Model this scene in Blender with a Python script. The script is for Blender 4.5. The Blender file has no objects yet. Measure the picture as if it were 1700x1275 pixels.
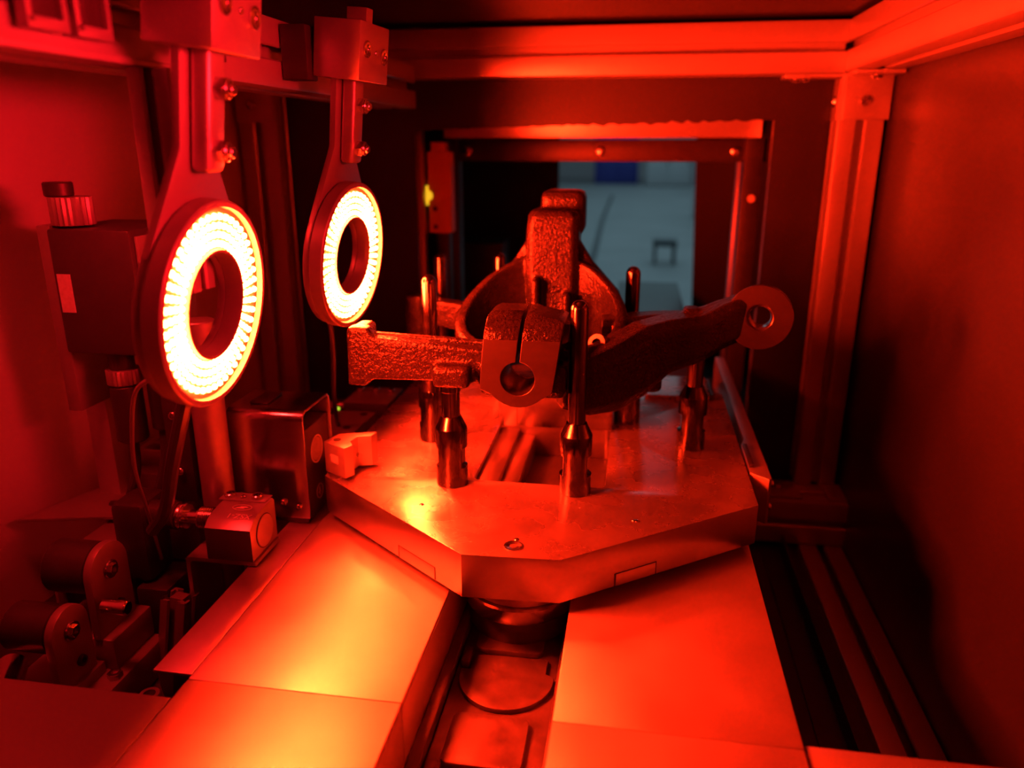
import bpy, bmesh, math, random
from mathutils import Vector, Matrix
random.seed(4)
SC = bpy.context.scene
COL = SC.collection
PI = math.pi
ZO = 0.30          # height of the pallet's top face above the machine floor; all z below are measured from that face

# ------------------------------------------------------------------ camera
cam_d = bpy.data.cameras.new('camera'); cam = bpy.data.objects.new('camera', cam_d); COL.objects.link(cam)
cam.location = (0, 0, 0.30 + ZO)
cam.rotation_euler = (math.radians(90 - 17.4536), 0, math.radians(8.9992))
cam_d.sensor_width = 36.0; cam_d.lens = 36.0 * 1277 / 1700
cam_d.clip_start = 0.02; cam_d.clip_end = 60
cam_d.dof.use_dof = True; cam_d.dof.focus_distance = 0.625; cam_d.dof.aperture_fstop = 3.8
SC.camera = cam

# ------------------------------------------------------------------ world, lamps, exposure
W = bpy.data.worlds.new('world'); SC.world = W; W.use_nodes = True
W.node_tree.nodes['Background'].inputs[0].default_value = (1.0, 0.012, 0.010, 1)
W.node_tree.nodes['Background'].inputs[1].default_value = 0.035
SC.view_settings.view_transform = 'Standard'; SC.view_settings.look = 'None'
SC.view_settings.exposure = 0.0; SC.view_settings.gamma = 1.0
SC.view_settings.use_curve_mapping = False
LED_L = 2250.0                                   # radiance of one LED
LED_RGB = (1.0, 0.0165, 0.0024)

def area(name, loc, rot, sx, sy, power, rgb):
    l = bpy.data.lights.new(name, 'AREA'); l.shape = 'RECTANGLE'; l.size = sx; l.size_y = sy
    l.energy = power; l.color = rgb
    o = bpy.data.objects.new(name, l); COL.objects.link(o)
    o.location = (loc[0], loc[1], loc[2] + ZO); o.rotation_euler = rot
    return o
# red ambient fill added above and behind the camera, for unseen ring lights
area('entry_fill', (-0.10, -0.22, 0.42), (math.radians(62), 0, math.radians(-8)), 0.35, 0.12, 0.18, (1.0, 0.006, 0.012))
# second added red fill at right, standing in for bounce on left hand devices
rf = area('right_fill', (0.235, 0.38, 0.335), (math.radians(91), 0, math.radians(84)), 0.26, 0.08, 1.6, (1.0, 0.006, 0.012)); rf.data.spread = math.radians(64)
# small work lamp over the left hand devices, behind the rail
wl = area('work_lamp', (-0.42, 0.42, 0.44), (math.radians(23), 0, math.radians(-24)), 0.08, 0.08, 0.9, (1.0, 0.012, 0.010)); wl.data.spread = math.radians(100)
# cool hall lighting beyond the tunnel
area('hall_lamp', (0.5, 15.0, 2.9), (0, 0, 0), 6.0, 24.0, 190.0, (0.50, 0.86, 1.0))

# ------------------------------------------------------------------ materials
def mat(name, col, rough=0.5, metal=0.0, var=0.0, vscale=30.0, bump=0.0, bscale=200.0, stretch=(1, 1, 1), rvar=0.0, emit=None, spec=0.5, detail=4.0):
    m = bpy.data.materials.new(name); m.use_nodes = True
    nt = m.node_tree; b = nt.nodes['Principled BSDF']
    b.inputs['Base Color'].default_value = (*col, 1)
    b.inputs['Roughness'].default_value = rough
    b.inputs['Metallic'].default_value = metal
    b.inputs['Specular IOR Level'].default_value = spec
    if emit:
        b.inputs['Emission Color'].default_value = (*emit[0], 1); b.inputs['Emission Strength'].default_value = emit[1]
    if var or bump or rvar:
        tc = nt.nodes.new('ShaderNodeTexCoord'); mp = nt.nodes.new('ShaderNodeMapping')
        mp.inputs['Scale'].default_value = stretch
        nt.links.new(tc.outputs['Object'], mp.inputs['Vector'])
    if var or rvar:
        n = nt.nodes.new('ShaderNodeTexNoise'); n.inputs['Scale'].default_value = vscale; n.inputs['Detail'].default_value = detail
        nt.links.new(mp.outputs[0], n.inputs['Vector'])
    if var:
        r = nt.nodes.new('ShaderNodeMapRange'); r.inputs[1].default_value = 0.3; r.inputs[2].default_value = 0.7
        r.inputs[3].default_value = 1 - var; r.inputs[4].default_value = 1 + var * 0.5
        nt.links.new(n.outputs['Fac'], r.inputs[0])
        mx = nt.nodes.new('ShaderNodeVectorMath'); mx.operation = 'SCALE'; mx.inputs[0].default_value = col
        nt.links.new(r.outputs[0], mx.inputs['Scale']); nt.links.new(mx.outputs[0], b.inputs['Base Color'])
    if rvar:
        r2 = nt.nodes.new('ShaderNodeMapRange'); r2.inputs[1].default_value = 0.3; r2.inputs[2].default_value = 0.7
        r2.inputs[3].default_value = max(0.02, rough - rvar); r2.inputs[4].default_value = rough + rvar
        nt.links.new(n.outputs['Fac'], r2.inputs[0]); nt.links.new(r2.outputs[0], b.inputs['Roughness'])
    if bump:
        n2 = nt.nodes.new('ShaderNodeTexNoise'); n2.inputs['Scale'].default_value = bscale; n2.inputs['Detail'].default_value = 3
        nt.links.new(mp.outputs[0], n2.inputs['Vector'])
        bp = nt.nodes.new('ShaderNodeBump'); bp.inputs['Strength'].default_value = bump; bp.inputs['Distance'].default_value = 0.001
        nt.links.new(n2.outputs['Fac'], bp.inputs['Height']); nt.links.new(bp.outputs[0], b.inputs['Normal'])
    return m

M = {}
M['alu']       = mat('anodised_aluminium', (0.42, 0.41, 0.40), 0.40, 0.75, var=0.05, vscale=40, rvar=0.05)
M['alu_frame'] = mat('profile_aluminium', (0.46, 0.46, 0.46), 0.36, 0.62, var=0.04, vscale=20)
M['plate']     = mat('conveyor_cover_steel', (0.60, 0.59, 0.57), 0.47, 0.96, var=0.08, vscale=12, rvar=0.06, detail=6)
M['pallet']    = mat('ground_pallet_steel', (0.56, 0.55, 0.54), 0.27, 0.90, var=0.14, vscale=26, rvar=0.05, detail=5)
_n = M['pallet'].node_tree; _b = _n.nodes['Principled BSDF']; _b.inputs['Anisotropic'].default_value = 0.75
_t = _n.nodes.new('ShaderNodeCombineXYZ'); _t.inputs[1].default_value = 1.0; _n.links.new(_t.outputs[0], _b.inputs['Tangent'])
M['pallet_side'] = mat('milled_pallet_edge', (0.56, 0.55, 0.54), 0.30, 1.0, var=0.06, vscale=40)
M['steel']     = mat('bright_steel', (0.62, 0.61, 0.60), 0.22, 1.0, var=0.06, vscale=60, rvar=0.05)
M['brushed']   = mat('brushed_stainless', (0.60, 0.59, 0.58), 0.20, 1.0, var=0.12, vscale=40, rvar=0.05, stretch=(1, 1, 0.08), bump=0.04, bscale=300)
M['pin']       = mat('hardened_pin_steel', (0.16, 0.152, 0.15), 0.17, 1.0, var=0.08, vscale=80, rvar=0.05)
M['casting']   = mat('rough_cast_iron', (0.012, 0.0112, 0.011), 0.19, 0.10, var=0.3, vscale=160, bump=1.0, bscale=400, spec=0.22)
M['machined']  = mat('machined_iron', (0.10, 0.094, 0.092), 0.30, 0.9, var=0.08, vscale=30, stretch=(0.3, 1, 3), bump=0.06, bscale=350)
M['black']     = mat('black_oxide', (0.030, 0.028, 0.028), 0.42, 0.1, var=0.2, vscale=60)
M['blackpl']   = mat('black_plastic', (0.035, 0.033, 0.033), 0.5, 0.0, var=0.1, vscale=60)
M['rubber']    = mat('cable_rubber', (0.030, 0.030, 0.030), 0.38, 0.0)
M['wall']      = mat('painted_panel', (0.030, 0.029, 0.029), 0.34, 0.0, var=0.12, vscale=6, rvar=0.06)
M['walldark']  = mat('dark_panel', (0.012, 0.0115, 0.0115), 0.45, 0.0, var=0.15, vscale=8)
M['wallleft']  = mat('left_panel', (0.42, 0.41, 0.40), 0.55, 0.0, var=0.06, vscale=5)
M['floor']     = mat('oily_floor', (0.035, 0.033, 0.032), 0.45, 0.0, var=0.3, vscale=14)
M['housing']   = mat('ring_housing', (0.22, 0.215, 0.21), 0.45, 0.3)
M['bracket']   = mat('bracket_sheet', (0.30, 0.29, 0.285), 0.40, 0.6)
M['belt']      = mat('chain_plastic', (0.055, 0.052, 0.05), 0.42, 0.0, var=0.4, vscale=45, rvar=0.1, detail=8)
M['yellow']    = mat('yellow_paint', (0.75, 0.42, 0.03), 0.45)
M['label']     = mat('grey_label', (0.45, 0.44, 0.43), 0.6, var=0.15, vscale=300)
M['ink']       = mat('light_ink', (0.75, 0.72, 0.66), 0.55)
M['darkink']   = mat('dark_ink', (0.04, 0.04, 0.04), 0.6)
M['led']       = mat('led_dome', (0.8, 0.8, 0.8), 0.3, emit=(LED_RGB, LED_L))
M['pcb']       = mat('led_board', (0.05, 0.046, 0.04), 0.6)
M['green']     = mat('green_led', (0.2, 0.8, 0.1), 0.4, emit=((0.55, 1.0, 0.05), 0.9))
M['ylamp']     = mat('yellow_led', (0.8, 0.7, 0.1), 0.4, emit=((1.0, 0.62, 0.02), 0.8))
M['hallfloor'] = mat('hall_floor', (0.34, 0.36, 0.37), 0.55, var=0.15, vscale=1.2)
M['hallgrey']  = mat('hall_cabinet', (0.62, 0.66, 0.68), 0.5)
M['halldark']  = mat('hall_dark', (0.06, 0.07, 0.08), 0.5)
M['hallblue']  = mat('hall_blue', (0.05, 0.06, 0.35), 0.5)

# ------------------------------------------------------------------ geometry helpers (each adds to a bmesh)
def NB(): return bmesh.new()
def add_box(bm, a, b, bev=0.0, mtx=None, seg=2):
    a = Vector(a); b = Vector(b); c = (a + b) / 2; s = b - a
    t = bmesh.new()
    bmesh.ops.create_cube(t, size=1.0, matrix=Matrix.Translation(c) @ Matrix.Diagonal((abs(s.x), abs(s.y), abs(s.z), 1)))
    if bev: bmesh.ops.bevel(t, geom=t.edges[:], offset=bev, segments=seg, affect='EDGES', profile=0.5)
    if mtx: bmesh.ops.transform(t, matrix=mtx, verts=t.verts[:])
    merge(bm, t); return bm
def merge(bm, t):
    me = bpy.data.meshes.new('tmp'); t.to_mesh(me); t.free(); bm.from_mesh(me); bpy.data.meshes.remove(me)
def axis_matrix(o, d, up=None):
    d = Vector(d).normalized(); u = Vector(up) if up else Vector((0, 0, 1))
    if abs(u.dot(d)) > 0.95: u = Vector((1, 0, 0))
    x = u.cross(d).normalized(); y = d.cross(x)
    m = Matrix((x, y, d)).transposed().to_4x4(); m.translation = Vector(o); return m
def add_lathe(bm, prof, o=(0, 0, 0), d=(0, 0, 1), seg=28, closed=False, clamp=None):
    """prof: list of (radius, height) along axis d from o"""
    mt = axis_matrix(o, d); rings = []
    t = bmesh.new()
    for (r, h) in prof:
        if r < 1e-6: rings.append([t.verts.new((0, 0, h))])
        else: rings.append([t.verts.new((r * math.cos(2 * PI * k / seg), r * math.sin(2 * PI * k / seg), h)) for k in range(seg)])
    n = len(rings)
    for i in range(n if closed else n - 1):
        A = rings[i]; B = rings[(i + 1) % n]
        if len(A) == 1 and len(B) == 1: continue
        for k in range(seg):
            k2 = (k + 1) % seg
            if len(A) == 1: t.faces.new((A[0], B[k], B[k2]))
            elif len(B) == 1: t.faces.new((A[k], A[k2], B[0]))
            else: t.faces.new((A[k], A[k2], B[k2], B[k]))
    if not closed:
        for R_ in (rings[0], rings[-1]):
            if len(R_) > 1: t.faces.new(R_)
    if clamp:
        for v in t.verts: clamp(v)
    bmesh.ops.transform(t, matrix=mt, verts=t.verts[:])
    bmesh.ops.recalc_face_normals(t, faces=t.faces[:])
    merge(bm, t); return bm
def add_cyl(bm, o, d, r, h, seg=24, bev=0.0, r2=None):
    r2 = r if r2 is None else r2
    if bev: p = [(0, 0), (r - bev, 0), (r, bev), (r2, h - bev), (r2 - bev, h), (0, h)]
    else: p = [(0, 0), (r, 0), (r2, h), (0, h)]
    return add_lathe(bm, p, o, d, seg)
def add_hex(bm, o, d, r, h, hole=True):
    add_lathe(bm, [(0, 0), (r, 0), (r, h * 0.9), (r * 0.9, h), (r * 0.5, h), (r * 0.5, h * 0.5), (0, h * 0.5)] if hole else [(0, 0), (r, 0), (r, h), (0, h)], o, d, 6)
def add_sock(bm, o, d, r, h):
    """socket head screw: cylinder head with a hexagonal recess"""
    add_lathe(bm, [(0, 0), (r, 0), (r, h * 0.85), (r * 0.88, h), (r * 0.55, h), (r * 0.5, h * 0.35), (0, h * 0.35)], o, d, 18)
def curve_pts(pts, n=10):
    P = [Vector(p) for p in pts]; out = []
    Q = [P[0] * 2 - P[1]] + P + [P[-1] * 2 - P[-2]]
    for i in range(1, len(Q) - 2):
        for k in range(n):
            t = k / n; a, b, c, d = Q[i - 1], Q[i], Q[i + 1], Q[i + 2]
            out.append(0.5 * ((2 * b) + (c - a) * t + (2 * a - 5 * b + 4 * c - d) * t * t + (3 * b - a - 3 * c + d) * t ** 3))
    out.append(P[-1]); return out
def add_tube(bm, pts, r, seg=10, smooth=True):
    P = curve_pts(pts) if smooth else [Vector(p) for p in pts]
    rings = []
    up = Vector((0.31, 0.2, 0.93))
    for i, p in enumerate(P):
        d = (P[min(i + 1, len(P) - 1)] - P[max(i - 1, 0)]).normalized()
        x = up.cross(d).normalized(); y = d.cross(x); up = y
        rr = r[i] if isinstance(r, list) else r
        rings.append([bm.verts.new(p + x * rr * math.cos(2 * PI * k / seg) + y * rr * math.sin(2 * PI * k / seg)) for k in range(seg)])
    for a, b in zip(rings, rings[1:]):
        for k in range(seg): bm.faces.new((a[k], a[(k + 1) % seg], b[(k + 1) % seg], b[k]))
    bm.faces.new(rings[0][::-1]); bm.faces.new(rings[-1])
    return bm
def add_plate(bm, outline, holes=(), depth=0.01, bev=0.0, mtx=None):
    """2-D outline (with holes) filled, extruded over z in [0, depth] and bevelled, then moved by mtx"""
    cu = bpy.data.curves.new('tmp', 'CURVE'); cu.dimensions = '2D'; cu.fill_mode = 'BOTH'
    cu.extrude = depth / 2 - bev; cu.bevel_depth = bev; cu.bevel_resolution = 1; cu.offset = -bev
    for loop in [outline, *holes]:
        s = cu.splines.new('POLY'); s.points.add(len(loop) - 1); s.use_cyclic_u = True
        for p, (x, y) in zip(s.points, loop): p.co = (x, y, 0, 1)
    o = bpy.data.objects.new('tmp', cu); COL.objects.link(o)
    dg = bpy.context.evaluated_depsgraph_get(); me = bpy.data.meshes.new_from_object(o.evaluated_get(dg))
    bpy.data.objects.remove(o); bpy.data.curves.remove(cu)
    t = bmesh.new(); t.from_mesh(me); bpy.data.meshes.remove(me)
    bmesh.ops.remove_doubles(t, verts=t.verts[:], dist=1e-6)
    bmesh.ops.translate(t, verts=t.verts[:], vec=(0, 0, depth / 2))
    if mtx: bmesh.ops.transform(t, matrix=mtx, verts=t.verts[:])
    bmesh.ops.recalc_face_normals(t, faces=t.faces[:])
    merge(bm, t); return bm
def circ(x, y, r, n=32, a0=0, a1=2 * PI):
    full = abs(a1 - a0 - 2 * PI) < 1e-6
    return [(x + r * math.cos(a0 + (a1 - a0) * k / (n if full else n - 1)), y + r * math.sin(a0 + (a1 - a0) * k / (n if full else n - 1))) for k in range(n)]
def rrect(x0, y0, x1, y1, r, n=6):
    out = []
    for cx, cy, a in ((x1 - r, y1 - r, 0), (x0 + r, y1 - r, PI / 2), (x0 + r, y0 + r, PI), (x1 - r, y0 + r, 1.5 * PI)):
        out += circ(cx, cy, r, n, a, a + PI / 2)
    return out
def frame(o, x, y):
    """matrix that sends local x, y (and z = x cross y) to the given directions"""
    x = Vector(x).normalized(); y = Vector(y).normalized(); z = x.cross(y)
    m = Matrix((x, y, z)).transposed().to_4x4(); m.translation = Vector(o); return m
XZ = lambda y: frame((0, y, 0), (1, 0, 0), (0, 0, 1))      # outline (x, z) at this y; depth runs towards -y
YZ = lambda x: frame((x, 0, 0), (0, 1, 0), (0, 0, 1))      # outline (y, z) at this x; depth runs towards +x

# ------------------------------------------------------------------ object helpers
def thing(name, label, cat, base, rot=(0, 0, 0), group=None):
    o = bpy.data.objects.new(name, None); COL.objects.link(o); o.empty_display_size = 0.02
    o.location = (base[0], base[1], base[2] + ZO); o.rotation_euler = rot
    o['label'] = label; o['category'] = cat
    if group: o['group'] = group
    o['base'] = list(base)
    return o
def shade(me, ang=35):
    for p in me.polygons: p.use_smooth = True
    try: me.set_sharp_from_angle(angle=math.radians(ang))
    except Exception: pass
def obj(name, bm, m, parent=None, label=None, local=False, smooth=True, kind=None):
    """link bm as one mesh object; under a thing the bmesh is in scene coordinates unless local"""
    root = parent
    while root is not None and root.parent is not None: root = root.parent
    if parent is None:
        xs = [v.co for v in bm.verts]
        lo = Vector([min(c[i] for c in xs) for i in range(3)]); hi = Vector([max(c[i] for c in xs) for i in range(3)])
        base = Vector(((lo.x + hi.x) / 2, (lo.y + hi.y) / 2, lo.z))
    elif local: base = Vector((0, 0, 0))
    elif root.get('base') is not None: base = Vector(root['base'])
    else: base = Vector((root.location.x, root.location.y, root.location.z - ZO))
    bmesh.ops.translate(bm, verts=bm.verts[:], vec=-base)
    me = bpy.data.meshes.new(name); bm.to_mesh(me); bm.free()
    for mm in (m if isinstance(m, (list, tuple)) else [m]): me.materials.append(mm)
    if smooth: shade(me)
    o = bpy.data.objects.new(name, me); COL.objects.link(o)
    if parent is None: o.location = (base.x, base.y, base.z + ZO)
    else: o.parent = parent
    if label: o['label'] = label
    if kind: o['kind'] = kind
    return o
def struct(name, bm, m, parent=None):
    return obj(name, bm, m, parent, kind='structure' if parent is None else None)
def tag(o, label, cat, group=None):
    o['label'] = label; o['category'] = cat
    if group: o['group'] = group
    return o
def dup(o, parent=None):
    c = o.copy(); COL.objects.link(c)
    if parent: c.parent = parent
    for ch in list(o.children): dup(ch, c)
    return c

# T-slot aluminium profile, square section w, along an axis
def add_profile(bm, p0, p1, w, slot=0.010, dep=0.013, up=(0, 0, 1)):
    h = w / 2; s = slot / 2; r = 0.002
    q = []
    for k in range(4):
        a = k * PI / 2; c, sn = math.cos(a), math.sin(a)
        for x, y in ((h, -h + r), (h, -s - 0.0015), (h - 0.0015, -s), (h - dep * 0.35, -s), (h - dep * 0.4, -s - 0.005), (h - dep, -s - 0.003), (h - dep, s + 0.003), (h - dep * 0.4, s + 0.005), (h - dep * 0.35, s), (h - 0.0015, s), (h, s + 0.0015), (h, h - r), (h - r * 0.3, h - r * 0.3), (h - r, h)):
            q.append((x * c - y * sn, x * sn + y * c))
    p0 = Vector(p0); p1 = Vector(p1); d = p1 - p0
    return add_plate(bm, q, (), d.length, 0.0, axis_matrix(p0, d, up))

# ================================================================== SETTING
XR, XL, YB = 0.3135, -0.582, 1.135
bm = NB(); add_box(bm, (XL - 0.02, -0.35, -0.285), (XR + 0.1, 1.35, -0.262)); struct('floor', bm, M['floor'])
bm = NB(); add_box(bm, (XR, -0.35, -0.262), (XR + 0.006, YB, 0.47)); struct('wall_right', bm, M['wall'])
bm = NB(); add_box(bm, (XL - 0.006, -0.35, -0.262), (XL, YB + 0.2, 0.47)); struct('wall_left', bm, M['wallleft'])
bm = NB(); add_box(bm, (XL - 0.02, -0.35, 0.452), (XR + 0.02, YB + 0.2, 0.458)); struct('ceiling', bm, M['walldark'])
# rear wall: a dark panel with a sawn opening whose upper edge is left ragged
ox0, ox1, oz1, oz0 = -0.325, 0.180, 0.3165, -0.24
edge = []
n = 70
for k in range(n + 1):
    x = ox1 - 0.002 - (ox1 - ox0 - 0.004) * k / n
    rag = (0.0018 if x > -0.1 else 0.0006) * math.sin(k * 2.1) * random.random() + random.uniform(-1, 1) * (0.0014 if x > -0.12 else 0.0004)
    edge.append((x, oz1 + 0.0125 * (x - ox0) / (ox1 - ox0) + rag))
opening = [(ox0, oz0), (ox1, oz0)] + edge
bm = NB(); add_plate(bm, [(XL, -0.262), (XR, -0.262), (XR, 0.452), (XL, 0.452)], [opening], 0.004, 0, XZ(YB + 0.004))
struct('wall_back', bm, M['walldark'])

# frame of aluminium profiles
P = 0.060
def prof(name, a, b, w=P): 
    bm = NB(); add_profile(bm, a, b, w); return struct(name, bm, M['alu_frame'])
prof('trim_1', (0.279, 1.128, -0.185), (0.279, 1.128, 0.3835), 0.057)       # rear right post
prof('trim_2', (XL + 0.001, 1.128, 0.4145), (0.2515, 1.128, 0.4145), 0.0620)         # rear top beam
prof('trim_3', (0.2825, -0.34, 0.4155), (0.2825, 1.16, 0.4155), 0.0615)        # right top beam
prof('trim_4', (-0.45, 1.072, -0.2185), (0.3135, 1.072, -0.2185), 0.066)        # rear bottom beam
prof('trim_5', (0.282, 0.36, -0.281), (0.282, 1.038, -0.281), 0.060)        # right floor beam
prof('trim_6', (-0.546, 1.128, -0.26), (-0.546, 1.128, 0.3835), 0.058)        # rear left post
bm = NB(); add_box(bm, (0.226, 0.40, -0.262), (0.229, 1.03, -0.235)); add_box(bm, (0.200, 0.40, -0.262), (0.229, 1.03, -0.259)); struct('trim_7', bm, M['black'])
# front cross plates level with the conveyor
bm = NB(); add_box(bm, (0.1165, 0.386, -0.056), (0.232, 0.4035, -0.050), 0.0008); struct('trim_8', bm, M['plate'])
bm = NB(); add_box(bm, (-0.56, 0.10, -0.056), (-0.2885, 0.3825, -0.050), 0.0008); struct('trim_9', bm, M['bracket'])
# the lower left machine bed
bm = NB(); add_box(bm, (XL, 0.30, -0.262), (-0.330, 1.06, -0.150), 0.001); struct('trim_10', bm, M['floor'])

# tunnel of the next station
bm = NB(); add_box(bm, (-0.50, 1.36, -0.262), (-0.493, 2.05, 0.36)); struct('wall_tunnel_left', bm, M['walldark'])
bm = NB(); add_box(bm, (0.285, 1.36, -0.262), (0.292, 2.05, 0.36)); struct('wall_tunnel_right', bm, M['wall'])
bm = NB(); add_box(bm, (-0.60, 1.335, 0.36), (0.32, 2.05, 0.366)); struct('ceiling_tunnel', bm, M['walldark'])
bm = NB(); add_plate(bm, [(-0.62, -0.3), (0.5, -0.3), (0.5, 0.42), (-0.62, 0.42)], [[(-0.200, -0.22), (0.160, -0.22), (0.137, 0.36), (-0.203, 0.36)]], 0.006, 0, XZ(2.056)); struct('wall_tunnel_back', bm, M['walldark'])
bm = NB(); add_box(bm, (-0.60, 1.35, -0.275), (0.40, 2.05, -0.262)); struct('floor_tunnel', bm, M['floor'])
bm = NB(); add_box(bm, (-8, 2.06, -1.02), (8, 30, -1.0)); struct('floor_hall', bm, M['hallfloor'])
bm = NB(); add_box(bm, (-8, 30, -1.02), (8, 30.1, 3.2)); struct('wall_hall', bm, M['hallgrey'])
# E: the hall is closed above so its lamp stays inside
bm = NB(); add_box(bm, (-8, 2.06, 3.2), (8, 30, 3.25)); struct('ceiling_hall', bm, M['hallgrey'])
bm = NB(); add_box(bm, (-8.1, 2.057, -1.02), (-0.62, 2.06, 3.2)); add_box(bm, (0.5, 2.057, -1.02), (8.1, 2.06, 3.2)); add_box(bm, (-0.62, 2.057, 0.42), (0.5, 2.06, 3.2)); struct('wall_hall_front', bm, M['hallgrey'])

# ================================================================== CONVEYOR
def cover(x0, x1, y0, y1, label, ztop=-0.047):
    t = thing('conveyor_cover', label, 'conveyor cover', ((x0 + x1) / 2, (y0 + y1) / 2, -0.105), group='steel covers of the conveyor rails')
    inner = x1 if x1 < -0.08 else x0; s = -1 if inner == x1 else 1
    bm = NB(); add_box(bm, (x0, y0, ztop - 0.004), (x1, y1, ztop), 0.0009); obj('top_plate', bm, M['plate'], t)
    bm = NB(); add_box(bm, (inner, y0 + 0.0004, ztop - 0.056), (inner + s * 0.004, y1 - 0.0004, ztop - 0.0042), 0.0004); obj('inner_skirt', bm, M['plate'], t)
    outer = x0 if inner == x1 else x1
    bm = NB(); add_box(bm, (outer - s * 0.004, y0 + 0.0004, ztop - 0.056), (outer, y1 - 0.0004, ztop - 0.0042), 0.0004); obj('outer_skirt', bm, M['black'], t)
    return t
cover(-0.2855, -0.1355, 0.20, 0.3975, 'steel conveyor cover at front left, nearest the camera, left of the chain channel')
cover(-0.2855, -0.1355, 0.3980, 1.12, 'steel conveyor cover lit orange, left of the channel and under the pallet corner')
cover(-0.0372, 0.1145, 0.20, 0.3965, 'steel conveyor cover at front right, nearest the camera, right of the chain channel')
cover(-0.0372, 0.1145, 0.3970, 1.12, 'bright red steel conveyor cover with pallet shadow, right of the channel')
for x0, x1, lab in ((-0.2835, -0.1375, 'dark conveyor body under the left hand covers'), (-0.0352, 0.1125, 'dark conveyor body under the right hand covers')):
    bm = NB(); add_box(bm, (x0, 0.20, -0.2615), (x1, 1.12, -0.1032), 0.001); tag(obj('conveyor_beam', bm, M['black']), lab, 'conveyor')
# side guides of the chain
for x0, x1, lab in ((-0.1350, -0.1265, 'grey guide strip along the left side of the chain channel'), (-0.0445, -0.0375, 'grey guide strip along the right side of the chain channel')):
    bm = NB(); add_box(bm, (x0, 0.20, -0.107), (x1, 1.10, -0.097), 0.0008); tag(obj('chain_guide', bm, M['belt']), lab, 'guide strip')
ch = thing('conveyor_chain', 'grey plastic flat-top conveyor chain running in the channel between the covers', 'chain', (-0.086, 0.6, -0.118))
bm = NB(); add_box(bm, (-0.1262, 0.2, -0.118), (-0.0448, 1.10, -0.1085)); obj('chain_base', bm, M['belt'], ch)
def chain_link(y):
    a = [(-0.117, y + 0.052), (-0.056, y + 0.052), (-0.054, y + 0.050), (-0.054, y + 0.034), (-0.0475, y + 0.030)]
    arc = circ(-0.0845, y + 0.026, 0.0375, 22, 0.0, -PI)
    b = [(-0.122, y + 0.031), (-0.1145, y + 0.031), (-0.1145, y + 0.038)]
    return a[1:] + arc + b + [(-0.113, y + 0.050)]
def chain_flap(y):
    return rrect(-0.116, y - 0.0500, -0.0595, y + 0.0, 0.006)
for k in range(7):
    y = 0.479 + (k - 2) * 0.125
    bm = NB(); add_plate(bm, chain_link(y), (), 0.0045, 0.0009, Matrix.Translation((0, 0, -0.1084))); obj('chain_link', bm, M['belt'], ch)
    bm = NB(); add_plate(bm, chain_flap(y - 0.0185), (), 0.0052, 0.0010, Matrix.Translation((0, 0, -0.1084))); obj('chain_flap', bm, M['belt'], ch)
    bm = NB(); add_box(bm, (-0.1235, y + 0.036, -0.1084), (-0.1165, y + 0.056, -0.101), 0.0012); obj('chain_stop', bm, M['belt'], ch)
# lifting turret under the pallet
t = thing('lift_turret', 'round dark lifting turret with a bright rim under the pallet front', 'turret', (-0.0855, 0.590, -0.104))
bm = NB(); add_lathe(bm, [(0, 0), (0.044, 0), (0.046, 0.004), (0.046, 0.020), (0.040, 0.021), (0.0, 0.021)], (-0.0855, 0.590, -0.104), seg=48); obj('base_drum', bm, M['black'], t)
bm = NB(); add_lathe(bm, [(0.040, 0), (0.0475, 0), (0.0485, 0.002), (0.0485, 0.013), (0.047, 0.0145), (0.0425, 0.0145), (0.040, 0.012)], (-0.0855, 0.590, -0.0828), seg=56, closed=True); obj('rim_ring', bm, M['steel'], t)
bm = NB(); add_lathe(bm, [(0, 0), (0.0455, 0), (0.0448, 0.001), (0.0448, 0.010), (0.0438, 0.0115), (0, 0.0115)], (-0.0855, 0.592, -0.068), seg=56); obj('top_disc', bm, M['alu'], t)
bm = NB(); add_cyl(bm, (-0.0855, 0.592, -0.0835), (0, 0, 1), 0.041, 0.0156, 40); obj('collar', bm, M['black'], t)
bm = NB(); add_cyl(bm, (-0.0855, 0.592, -0.0566), (0, 0, 1), 0.035, 0.0190, 32); obj('neck', bm, M['black'], t)

# ================================================================== PALLET
pal = thing('work_pallet', 'octagonal ground steel work pallet with pins, carrying the iron casting over the conveyor', 'pallet', (-0.082, 0.765, -0.0375))
PX0, PX1, PY0, PY1 = -0.2785, 0.1165, 0.510, 1.06
oct_ = [(-0.120, 0.5085), (-0.0443, 0.5115), (PX1, 0.631), (PX1, 0.94), (-0.044, PY1), (-0.120, PY1), (PX0, 0.94), (PX0, 0.6305)]
cut = rrect(-0.1385, 0.644, -0.0165, 0.800, 0.007)
bm = NB(); add_plate(bm, oct_, [cut], 0.0375, 0.0006, Matrix.Translation((0, 0, -0.0375)))
po = obj('plate', bm, [M['pallet'], M['pallet_side']], pal)
for p in po.data.polygons:
    if abs(p.normal.z) < 0.5: p.material_index = 1
# stepped bed inside the window of the plate
bm = NB(); add_box(bm, (-0.1383, 0.6445, -0.037), (-0.1175, 0.7995, -0.006), 0.0008); obj('window_step', bm, M['pallet_side'], pal)
bm = NB(); add_box(bm, (-0.1174, 0.6445, -0.037), (-0.1005, 0.7995, -0.013), 0.0008); obj('window_step', bm, M['pallet_side'], pal)
bm = NB(); add_box(bm, (-0.1004, 0.6445, -0.0405), (-0.0167, 0.7995, -0.0368)); obj('window_floor', bm, M['black'], pal)
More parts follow.
